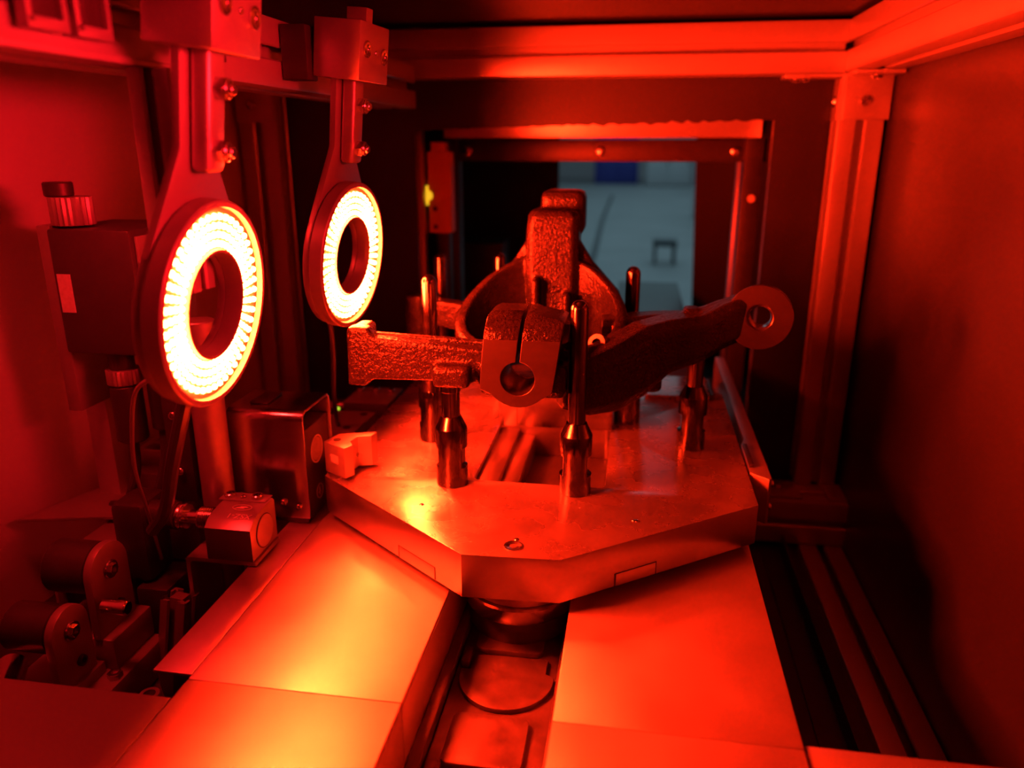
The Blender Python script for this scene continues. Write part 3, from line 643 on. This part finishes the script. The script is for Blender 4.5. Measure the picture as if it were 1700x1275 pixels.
for x in (-0.3480, -0.3225):
    bm = NB(); add_lathe(bm, [(0, 0), (0.0052, 0), (0.0052, 0.0028), (0.0045, 0.0034), (0.0034, 0.0034), (0.0032, 0.0012), (0, 0.0012)], (x, 0.5820, -0.0032), seg=20); s_ = obj('phillips_screw', bm, M['steel'], t)
    bm = NB(); add_box(bm, (x - 0.0028, 0.5815, -0.0021), (x + 0.0028, 0.5825, -0.0008)); add_box(bm, (x - 0.0005, 0.5792, -0.0021), (x + 0.0005, 0.5848, -0.0008)); obj('cross_slot', bm, M['darkink'], s_)
bm = NB(); add_lathe(bm, [(0, 0), (0.0026, 0), (0.0024, 0.0016), (0, 0.0026)], (-0.3350, 0.5805, -0.0032), seg=14); obj('indicator_lens', bm, M['steel'], t)
# lettering: reads upside down for the camera
def lettering(txt, size, mtx, m, parent, name='lettering'):
    cu = bpy.data.curves.new('tmp', 'FONT'); cu.body = txt; cu.size = size; cu.extrude = 0.0001; cu.align_x = 'CENTER'; cu.align_y = 'CENTER'
    o = bpy.data.objects.new('tmp', cu); COL.objects.link(o)
    dg = bpy.context.evaluated_depsgraph_get(); dg.update(); me = bpy.data.meshes.new_from_object(o.evaluated_get(dg))
    bpy.data.objects.remove(o); bpy.data.curves.remove(cu)
    bm = bmesh.new(); bm.from_mesh(me); bpy.data.meshes.remove(me); bmesh.ops.transform(bm, matrix=mtx, verts=bm.verts[:])
    return obj(name, bm, m, parent, smooth=False)
lettering('XSZ-1', 0.0085, frame((-0.3250, 0.5525, -0.00655), (-1, 0, 0), (0, -0.93, -0.20)), M['ink'], t)
lg = NB(); add_plate(lg, [(0.009 * math.cos(2 * PI * k / 28), 0.0045 * math.sin(2 * PI * k / 28)) for k in range(28)], [[(0.0084 * math.cos(2 * PI * k / 28), 0.0039 * math.sin(2 * PI * k / 28)) for k in range(28)]], 0.0002, 0, frame((-0.3280, 0.5645, -0.00460), (1, 0, 0), (0, 1, 0.10)))
add_plate(lg, [(-0.0055, -0.0018), (0.0030, -0.0018), (0.0012, -0.0002), (0.0058, 0.0002), (0.0035, 0.0016), (-0.0030, 0.0016), (-0.0008, 0.0003), (-0.0046, -0.0003)], (), 0.0002, 0, frame((-0.3280, 0.5645, -0.00460), (1, 0, 0), (0, 1, 0.10)))
obj('logo_mark', lg, M['ink'], t)
t = thing('sensor_bracket', 'angle bracket of bent steel under the lettered block sensor', 'bracket', (-0.345, 0.562, -0.149))
bm = NB(); add_plate(bm, [(-0.3740, -0.149), (-0.3700, -0.149), (-0.3700, -0.0500), (-0.3680, -0.0480), (-0.3085, -0.0480), (-0.3085, -0.0440), (-0.3720, -0.0440), (-0.3740, -0.0460)], (), 0.046, 0.0004, XZ(0.588)); obj('bent_plate', bm, M['bracket'], t)
bm = NB(); add_sock(bm, (-0.3742, 0.556, -0.120), (-1, 0, 0), 0.004, 0.004); obj('cap_screw', bm, M['steel'], t)

# notched photo sensor block on the pallet corner
t = thing('notched_block', 'small notched metal block standing on the left corner of the pallet', 'sensor', (-0.260, 0.648, 0.0002))
q = [(-0.2775, 0.632), (-0.2530, 0.618), (-0.2480, 0.628), (-0.2535, 0.6365), (-0.2510, 0.6490), (-0.2390, 0.6530), (-0.2370, 0.6640), (-0.2720, 0.6530)]
bm = NB(); add_plate(bm, q, (), 0.0300, 0.0005, Matrix.Translation((0, 0, 0.0040))); obj('block_body', bm, M['alu'], t)
bm = NB(); add_plate(bm, [(-0.2765, 0.634), (-0.2555, 0.6225), (-0.2545, 0.634), (-0.2680, 0.648)], (), 0.0037, 0.0003, Matrix.Translation((0, 0, 0.0002))); obj('block_foot', bm, M['steel'], t)
mt = frame((-0.2775, 0.632, 0.0), (0.0245, -0.014, 0), (0, 0, 1))
bm = NB(); add_box(bm, (0.009, 0.016, 0.0001), (0.019, 0.024, 0.0004), 0, mt); obj('stamped_panel', bm, M['label'], t)
bm = NB(); add_cyl(bm, (-0.2665, 0.6375, 0.0341), (0, 0, 1), 0.0036, 0.0006, 18); obj('top_screw', bm, M['black'], t)
bm = NB(); add_cyl(bm, (-0.2478, 0.6400, 0.0195), (0.6, -0.5, 0), 0.0022, 0.004, 12); obj('lens', bm, M['steel'], t)
t = thing('side_plate', 'polished flat plate shining yellow beside the pallet, behind the notched block', 'plate', (-0.325, 0.80, -0.0495))
bm = NB(); add_plate(bm, [(-0.3500, 0.775), (-0.3030, 0.775), (-0.3000, 0.842), (-0.3500, 0.842)], (), 0.012, 0.0006, Matrix.Translation((0, 0, -0.024))); obj('plate', bm, M['alu'], t)
bm = NB(); add_box(bm, (-0.345, 0.78, -0.0495), (-0.310, 0.83, -0.0242)); obj('plate_riser', bm, M['black'], t)
for x, y in ((-0.316, 0.785), (-0.312, 0.832)):
    bm = NB(); add_cyl(bm, (x, y, -0.0119), (0, 0, 1), 0.0045, 0.0008, 16, 0.0002); obj('screw', bm, M['black'], t)
t = thing('far_block_sensor', 'far block sensor with green indicator beyond the yellow plate', 'sensor', (-0.32, 0.88, -0.0495))
bm = NB(); add_box(bm, (-0.3450, 0.850, -0.0300), (-0.2870, 0.915, -0.0040), 0.0015); fb = obj('sensor_body', bm, [M['blackpl'], M['alu']], t)
for p in fb.data.polygons:
    if p.normal.z > 0.5: p.material_index = 1
bm = NB(); add_box(bm, (-0.335, 0.86, -0.0495), (-0.300, 0.90, -0.0302)); obj('sensor_foot', bm, M['black'], t)
bm = NB(); add_cyl(bm, (-0.3452, 0.870, -0.0170), (-1, 0, 0), 0.0095, 0.022, 24, 0.001); obj('threaded_neck', bm, M['steel'], t)
for x, y in ((-0.338, 0.895), (-0.318, 0.897), (-0.297, 0.895)):
    bm = NB(); add_cyl(bm, (x, y, -0.0038), (0, 0, 1), 0.0045, 0.0045, 16, 0.0006); obj('phillips_screw', bm, M['steel'], t)
bm = NB(); add_cyl(bm, (-0.3560, 0.8606, -0.0170), (0, -1, 0), 0.0026, 0.001, 12); obj('indicator_lamp', bm, M['green'], t, label='green indicator')

# code reader behind the far ring
t = thing('code_reader', 'black code reader camera with knurled knobs beside the left wall', 'camera', (-0.46, 0.64, -0.149))
bm = NB(); add_box(bm, (-0.5020, 0.600, 0.118), (-0.4240, 0.690, 0.2290), 0.003); obj('reader_body', bm, M['blackpl'], t)
bm = NB(); add_box(bm, (-0.5160, 0.606, 0.06), (-0.5022, 0.655, 0.2310), 0.0015); obj('mounting_plate', bm, M['housing'], t)
bm = NB(); add_box(bm, (-0.4980, 0.5992, 0.1560), (-0.4850, 0.5998, 0.1900)); obj('rating_label', bm, M['label'], t)
bm = NB(); add_box(bm, (-0.4238, 0.606, 0.125), (-0.4205, 0.684, 0.2230), 0.001); obj('front_window', bm, M['housing'], t)
pk = []
for k in range(48):
    r = 0.0165 if k % 2 else 0.0178; pk.append((r * math.cos(2 * PI * k / 48), r * math.sin(2 * PI * k / 48)))
def knurl(name, c, h, s, m):
    bm = NB(); add_plate(bm, [(x * s, y * s) for x, y in pk], (), h, 0.0006, Matrix.Translation(c)); return obj(name, bm, m, t)
knurl('knurled_knob', (-0.4870, 0.618, 0.2310), 0.0240, 1.0, M['bracket'])
bm = NB(); add_cyl(bm, (-0.4970, 0.618, 0.2552), (0, 0, 1), 0.0120, 0.0120, 24, 0.001); obj('knob_cap', bm, M['black'], t)
knurl('knurled_knob', (-0.4350, 0.628, 0.0990), 0.0185, 0.72, M['bracket'])
knurl('knurled_knob', (-0.4620, 0.618, 0.0870), 0.0140, 0.85, M['bracket'])
bm = NB(); add_cyl(bm, (-0.4620, 0.618, 0.0300), (0, 0, 1), 0.0140, 0.0565, 24, 0.002); obj('plug_body', bm, M['black'], t)
bm = NB(); add_cyl(bm, (-0.4350, 0.628, 0.0400), (0, 0, 1), 0.0105, 0.0585, 24, 0.002); obj('plug_body', bm, M['black'], t)
bm = NB(); add_cyl(bm, (-0.4620, 0.618, 0.1012), (0, 0, 1), 0.0110, 0.0170, 24); obj('socket_neck', bm, M['black'], t)
bm = NB(); add_box(bm, (-0.5260, 0.640, -0.149), (-0.5030, 0.662, 0.2250), 0.001); obj('mounting_post', bm, M['alu_frame'], t)

# cables on the left
def cable(name_label, pts, r, m='rubber'):
    bm = NB(); add_tube(bm, pts, r, 10); tag(obj('cable', bm, M[m]), name_label, 'cable')
cable('thick black cable looping down from the code reader plug to the dark connector', [(-0.435, 0.628, 0.038), (-0.434, 0.622, 0.010), (-0.440, 0.606, -0.030), (-0.440, 0.590, -0.060), (-0.425, 0.580, -0.088)], 0.0058)
cable('black cable hanging under the near ring light past the support pole', [(-0.3020, 0.470, 0.140), (-0.318, 0.480, 0.110), (-0.348, 0.505, 0.060), (-0.366, 0.520, 0.025), (-0.382, 0.532, 0.000), (-0.400, 0.5400, -0.020)], 0.0055)
cable('thin cable from the far ring light down the dark rear wall', [(-0.300, 0.720, 0.135), (-0.305, 0.735, 0.09), (-0.318, 0.76, 0.03), (-0.33, 0.80, -0.02), (-0.345, 0.86, -0.040)], 0.0026)
cable('thin bright cable curving between the code reader and the near ring', [(-0.315, 0.450, 0.150), (-0.345, 0.470, 0.130), (-0.375, 0.500, 0.085), (-0.392, 0.520, 0.045), (-0.402, 0.540, 0.000), (-0.410, 0.560, -0.060)], 0.0016, 'bracket')
cable('black cable from the left plug over the folded cover sheet', [(-0.462, 0.618, 0.029), (-0.462, 0.614, 0.0), (-0.466, 0.608, -0.020), (-0.475, 0.612, -0.035), (-0.498, 0.620, -0.042)], 0.0045)
t = thing('cable_connector', 'dark angled cable connector behind the threaded neck of the block sensor', 'connector', (-0.41, 0.565, -0.10))
bm = NB(); add_cyl(bm, (-0.3886, 0.564, -0.0170), (-1, 0, 0), 0.0125, 0.034, 24, 0.001); obj('connector_nose', bm, M['black'], t)
bm = NB(); add_box(bm, (-0.4440, 0.546, -0.0780), (-0.4130, 0.586, -0.0010), 0.006); obj('connector_body', bm, M['black'], t)
bm = NB(); add_box(bm, (-0.4260, 0.540, -0.149), (-0.395, 0.590, -0.079), 0.003); obj('connector_boot', bm, M['black'], t)

# sheet metal parts on the left bed
t = thing('cable_trunking', 'red lit aluminium trunking box behind the cables at left', 'trunking', (-0.50, 0.75, -0.149))
bm = NB(); add_box(bm, (-0.5450, 0.700, -0.149), (-0.462, 0.900, -0.0450), 0.001); obj('trunk_body', bm, M['bracket'], t)
bm = NB(); add_plate(bm, rrect(-0.540, 0.72, -0.475, 0.80, 0.003), [rrect(-0.532, 0.726, -0.483, 0.742, 0.002), rrect(-0.532, 0.750, -0.483, 0.766, 0.002)], 0.018, 0.0005, Matrix.Translation((0, 0, -0.0448))); obj('terminal_frame', bm, M['alu'], t)
t = thing('sheet_bracket', 'folded sheet metal box with open dark front at lower left', 'bracket', (-0.45, 0.55, -0.149))
bm = NB(); add_box(bm, (-0.4900, 0.520, -0.0520), (-0.4350, 0.602, -0.0490), 0.0005); obj('box_top', bm, M['bracket'], t)
bm = NB(); add_box(bm, (-0.4380, 0.5205, -0.149), (-0.4350, 0.602, -0.0522), 0.0005); obj('box_side', bm, M['bracket'], t)
bm = NB(); add_box(bm, (-0.4900, 0.5205, -0.149), (-0.4870, 0.602, -0.0522), 0.0005); obj('box_side', bm, M['bracket'], t)
bm = NB(); add_box(bm, (-0.4868, 0.530, -0.149), (-0.4382, 0.600, -0.0530)); obj('box_core', bm, M['black'], t)
bm = NB(); add_plate(bm, [(-0.566, 0.575), (-0.440, 0.605), (-0.435, 0.650), (-0.53, 0.665)], (), 0.003, 0.0003, Matrix.Translation((0, 0, -0.0440))); tag(obj('cover_sheet', bm, M['bracket']), 'flat loose cover sheet on top of the folded box at left', 'sheet')
def hinge_clamp(c, label, s=1.0):
    x, y, z = c
    t = thing('hinge_clamp', label, 'clamp', (x, y, z), group='black hinge clamps at lower left')
    tab = [(y - 0.020 * s, z), (y + 0.020 * s, z)] + circ(y, z + 0.046 * s, 0.020 * s, 18, 0, PI)
    bm = NB(); add_plate(bm, tab, (), 0.007, 0.0007, YZ(x - 0.0035)); obj('hinge_tab', bm, M['housing'], t)
    bm = NB(); add_cyl(bm, (x - 0.0040, y, z + 0.046 * s), (-1, 0, 0), 0.019 * s, 0.040, 28, 0.002); obj('hinge_barrel', bm, M['black'], t)
    bm = NB(); add_lathe(bm, [(0.0040, 0), (0.0074, 0), (0.0080, 0.001), (0.0074, 0.002), (0.0040, 0.002)], (x + 0.0037, y, z + 0.046 * s), X1, seg=22, closed=True); add_hex(bm, (x + 0.0037, y, z + 0.046 * s), X1, 0.0052, 0.0045); obj('hinge_bolt', bm, M['steel'], t)
    bm = NB(); add_sock(bm, (x + 0.0037, y + 0.004, z + 0.016 * s), X1, 0.0045, 0.003); obj('cap_screw', bm, M['black'], t)
    return t
hinge_clamp((-0.418, 0.500, -0.0880), 'black hinge clamp with rounded tab and hex bolt, the higher of two at lower left', 1.15)
hinge_clamp((-0.420, 0.4505, -0.1060), 'black hinge clamp with rounded tab and hex bolt, the lower of two, nearest the camera', 1.0)
t = thing('clamp_base', 'black stepped base block under the hinge clamps at lower left', 'base', (-0.43, 0.47, -0.149))
bm = NB(); add_box(bm, (-0.470, 0.420, -0.149), (-0.395, 0.530, -0.1165), 0.002); obj('base_block', bm, M['housing'], t)
bm = NB(); add_box(bm, (-0.470, 0.478, -0.1163), (-0.405, 0.530, -0.0882), 0.002); obj('base_step', bm, M['housing'], t)
bm = NB(); add_box(bm, (-0.470, 0.425, -0.1163), (-0.4140, 0.476, -0.1062), 0.001); obj('base_step', bm, M['housing'], t)
bm = NB(); add_cyl(bm, (-0.4690, 0.445, -0.0930), (0.6, -1, 0), 0.0110, 0.05, 24, 0.002); obj('chrome_stud', bm, M['steel'], t)
bm = NB(); add_cyl(bm, (-0.4385, 0.3940, -0.0930), (0.6, -1, 0), 0.0165, 0.016, 24, 0.002); obj('rubber_tip', bm, M['rubber'], t)
bm = NB(); add_hex(bm, (-0.402, 0.470, -0.1163), (0, 0, 1), 0.0060, 0.005); obj('hex_bolt', bm, M['steel'], t)
bm = NB(); add_cyl(bm, (-0.4080, 0.4780, -0.055), X1, 0.0060, 0.022, 16, 0.001); obj('bright_stud', bm, M['steel'], t)
t = thing('short_profile', 'short grooved aluminium profile standing tilted beside the connector boot', 'profile', (-0.385, 0.535, -0.149))
bm = NB(); add_profile(bm, (-0.388, 0.528, -0.146), (-0.380, 0.536, -0.080), 0.024, 0.006, 0.006); obj('profile', bm, M['bracket'], t)
t = thing('bed_screw', 'upright cylinder head screw on the lower left bed beside the channel', 'screw', (-0.3700, 0.4650, -0.1495))
bm = NB(); add_cyl(bm, (-0.3700, 0.4650, -0.1495), (0, 0, 1), 0.0065, 0.012, 20, 0.0008); obj('shank', bm, M['bracket'], t)
bm = NB(); add_sock(bm, (-0.3700, 0.4650, -0.1374), (0, 0, 1), 0.0090, 0.013); obj('screw_head', bm, M['bracket'], t)

# ================================================================== FRAME BRACKETS
def corner_bracket(label, plates, screws):
    t = thing('corner_bracket', label, 'bracket', plates[0][0], group='corner brackets of the rear frame')
    for a, b in plates: bm = NB(); add_box(bm, a, b, 0.0012); obj('bracket_leaf', bm, M['alu_frame'], t)
    for o, d in screws:
        bm = NB(); add_lathe(bm, [(0, 0), (0.0070, 0), (0.0072, 0.001), (0.0055, 0.0040), (0.0030, 0.0044), (0.0028, 0.002), (0, 0.002)], o, d, seg=18); obj('button_screw', bm, M['steel'], t)
corner_bracket('bright corner bracket under the rear top beam, left of the right post', [((0.180, 1.100, 0.3782), (0.2530, 1.132, 0.3832)), ((0.2482, 1.100, 0.3270), (0.2532, 1.132, 0.3778))], [((0.196, 1.114, 0.3780), (0, 0, -1)), ((0.206, 1.106, 0.3780), (0, 0, -1)), ((0.2480, 1.115, 0.3500), (-1, 0, 0))])
corner_bracket('corner bracket screwed to the front of the right rear post', [((0.2540, 1.0940, 0.3270), (0.3110, 1.0990, 0.3840)), ((0.2540, 1.050, 0.3792), (0.3110, 1.0938, 0.3842))], [((0.2800, 1.0938, 0.3500), (0, -1, 0)), ((0.284, 1.070, 0.3790), (0, 0, -1))])
corner_bracket('corner bracket at the top of the left rear post', [((-0.5750, 1.0940, 0.3270), (-0.5180, 1.0990, 0.3840)), ((-0.5160, 1.100, 0.3790), (-0.455, 1.132, 0.3835))], [((-0.5500, 1.0938, 0.3500), (0, -1, 0)), ((-0.480, 1.113, 0.3788), (0, 0, -1)), ((-0.495, 1.120, 0.3788), (0, 0, -1))])
t = thing('corner_bracket', 'low angle bracket with screws on the rear bottom beam at right', 'bracket', (0.24, 1.08, -0.185), group='corner brackets of the rear frame')
bm = NB(); add_box(bm, (0.170, 1.045, -0.1848), (0.252, 1.099, -0.1800), 0.001); obj('bracket_leaf', bm, M['alu_frame'], t)
bm = NB(); add_box(bm, (0.288, 1.045, -0.1848), (0.3125, 1.097, -0.1800), 0.001); obj('bracket_leaf', bm, M['alu_frame'], t)
for x in (0.195, 0.222):
    bm = NB(); add_sock(bm, (x, 1.07, -0.1798), (0, 0, 1), 0.0055, 0.0055); obj('cap_screw', bm, M['steel'], t)

# ================================================================== NEXT STATION BEYOND THE OPENING
t = thing('tunnel_doorway', 'dark inner door frame with screws behind the rear opening', 'frame', (-0.06, 1.33, -0.262))
bm = NB(); add_box(bm, (-0.300, 1.300, 0.2700), (0.205, 1.330, 0.3040), 0.001); obj('frame_head', bm, M['black'], t)
bm = NB(); add_box(bm, (0.1625, 1.290, -0.262), (0.1905, 1.330, 0.3700), 0.001); obj('frame_jamb', bm, M['black'], t)
bm = NB(); add_box(bm, (-0.318, 1.290, -0.262), (-0.2960, 1.330, 0.3700), 0.001); obj('frame_jamb', bm, M['black'], t)
for x in (-0.280, -0.0615, 0.150):
    bm = NB(); add_lathe(bm, [(0, 0), (0.0085, 0), (0.0080, 0.003), (0.004, 0.0045), (0, 0.0045)], (x, 1.2998, 0.2860), (0, -1, 0), seg=18); obj('button_screw', bm, M['steel'], t)
bm = NB(); add_lathe(bm, [(0, 0), (0.0060, 0), (0.0055, 0.003), (0, 0.0045)], (0.1780, 1.2898, 0.2150), (0, -1, 0), seg=18); obj('button_screw', bm, M['ink'], t)
bm = NB(); add_box(bm, (-0.296, 1.20, 0.3060), (0.172, 1.258, 0.3640), 0.001); tag(obj('cross_beam', bm, M['alu_frame']), 'bright red cross beam seen through the top of the rear opening', 'beam')
bm = NB(); add_box(bm, (-0.352, 1.18, -0.262), (-0.326, 1.20, 0.3185), 0.001); tag(obj('strip_post', bm, M['plate']), 'pale vertical strip at the left edge of the rear opening', 'post')
bm = NB(); add_box(bm, (0.1840, 1.16, -0.262), (0.1900, 1.19, 0.330), 0.001); tag(obj('strip_post', bm, M['plate']), 'thin pale vertical strip at the right edge of the rear opening', 'post')
t = thing('safety_switch', 'orange yellow safety switch with a lit spot at the left of the opening', 'switch', (-0.305, 1.215, 0.165))
bm = NB(); add_box(bm, (-0.3240, 1.205, 0.1620), (-0.2880, 1.235, 0.2860), 0.002); obj('switch_body', bm, M['yellow'], t)
bm = NB(); add_box(bm, (-0.3180, 1.206, 0.2862), (-0.2960, 1.232, 0.3000), 0.001); obj('switch_cap', bm, M['yellow'], t)
bm = NB(); add_cyl(bm, (-0.3245, 1.208, 0.2200), (0.1, -1, 0), 0.0075, 0.004, 18); add_box(bm, (-0.3310, 1.205, 0.2050), (-0.3242, 1.212, 0.2350), 0.001); obj('status_lamp', bm, M['ylamp'], t, label='glowing yellow lamp')
for z in (0.172, 0.200):
    bm = NB(); add_cyl(bm, (-0.3130, 1.2048, z), (0, -1, 0), 0.0035, 0.0012, 14); obj('switch_screw', bm, M['black'], t)
for z in (0.17,):
    bm = NB(); add_box(bm, (-0.320, 1.236, 0.0), (-0.300, 1.262, 0.30), 0.001); tag(obj('switch_mount', bm, M['black']), 'dark upright behind the yellow safety switch', 'post')
bm = NB(); add_box(bm, (0.1730, 1.45, -0.262), (0.2000, 1.48, 0.30), 0.001); tag(obj('tunnel_post', bm, M['alu_frame']), 'narrow red lit post inside the tunnel at right', 'post')
bm = NB(); add_box(bm, (-0.42, 1.70, -0.262), (-0.292, 1.80, 0.085), 0.002); tag(obj('tunnel_box', bm, M['wall']), 'dim red box inside the dark tunnel at left', 'box')
t = thing('next_conveyor', 'dark conveyor section continuing inside the tunnel behind the pallet', 'conveyor', (-0.085, 1.6, -0.262))
bm = NB(); add_box(bm, (-0.285, 1.16, -0.262), (-0.136, 2.04, -0.050), 0.001); obj('left_rail', bm, M['black'], t)
bm = NB(); add_box(bm, (-0.037, 1.16, -0.262), (0.1145, 2.04, -0.050), 0.001); obj('right_rail', bm, M['black'], t)
t = thing('hall_cabinet', 'tall pale hall cabinet at the left of the far blue view', 'cabinet', (-3.4, 18, -1.0))
# hall furniture: aisle with cabinets, stands and a dark line on the floor
def cab(x0, x1, y0, y1, h, m, root, door=True):
    bm = NB(); add_box(bm, (x0, y0, -0.98), (x1, y1, -1.0 + h), 0.02); obj('cabinet_body', bm, M[m], root)
    bm = NB(); add_box(bm, (x0 + 0.03, y0 + 0.02, -1.0), (x1 - 0.03, y1 - 0.02, -0.981)); obj('plinth', bm, M['halldark'], root)
    if door:
        n = max(1, int((x1 - x0) / 0.5))
        for k in range(n):
            a = x0 + 0.03 + (x1 - x0 - 0.06) * k / n; b = x0 + 0.03 + (x1 - x0 - 0.06) * (k + 1) / n
            bm = NB(); add_box(bm, (a + 0.01, y0 - 0.02, -0.90), (b - 0.01, y0 - 0.001, -1.05 + h), 0.005); d = obj('cabinet_door', bm, M[m], root)
            bm = NB(); add_box(bm, (b - 0.05, y0 - 0.04, -1.0 + h * 0.5), (b - 0.03, y0 - 0.0205, -0.85 + h * 0.5)); obj('door_handle', bm, M['halldark'], d)
cab(-3.9, -2.4, 16, 17, 2.0, 'hallgrey', t)
t = thing('hall_cabinet', 'pale hall cabinet at the right edge of the far blue view', 'cabinet', (1.3, 11, -1.0)); cab(1.02, 2.2, 14.0, 15.0, 2.2, 'hallgrey', t)
t = thing('hall_cabinet', 'dark blue machine at the end of the hall aisle', 'cabinet', (-0.6, 24, -1.0)); cab(-1.4, 0.0, 26.0, 27.0, 1.5, 'hallblue', t)
t = thing('hall_cabinet', 'white machine right of the dark blue one at the aisle end', 'cabinet', (0.8, 24, -1.0)); cab(0.25, 1.6, 25.0, 26.0, 1.2, 'hallgrey', t)
t = thing('hall_stand', 'dark legged stand on the right of the hall floor', 'stand', (0.32, 8.9, -1.0))
bm = NB(); add_box(bm, (0.20, 8.7, -0.80), (0.46, 9.0, -0.74), 0.005); obj('stand_top', bm, M['halldark'], t)
for x, y in ((0.21, 8.71), (0.42, 8.71), (0.21, 8.96), (0.42, 8.96)):
    bm = NB(); add_box(bm, (x, y, -1.0), (x + 0.03, y + 0.03, -0.801)); obj('leg', bm, M['halldark'], t)
bm = NB(); add_tube(bm, [(-0.62, 20, -0.992), (-0.58, 14, -0.992), (-0.48, 9.0, -0.992), (-0.52, 6.5, -0.992), (-0.55, 4.5, -0.992)], 0.035, 8); tag(obj('floor_duct', bm, M['halldark']), 'dark duct line running along the hall floor', 'duct')
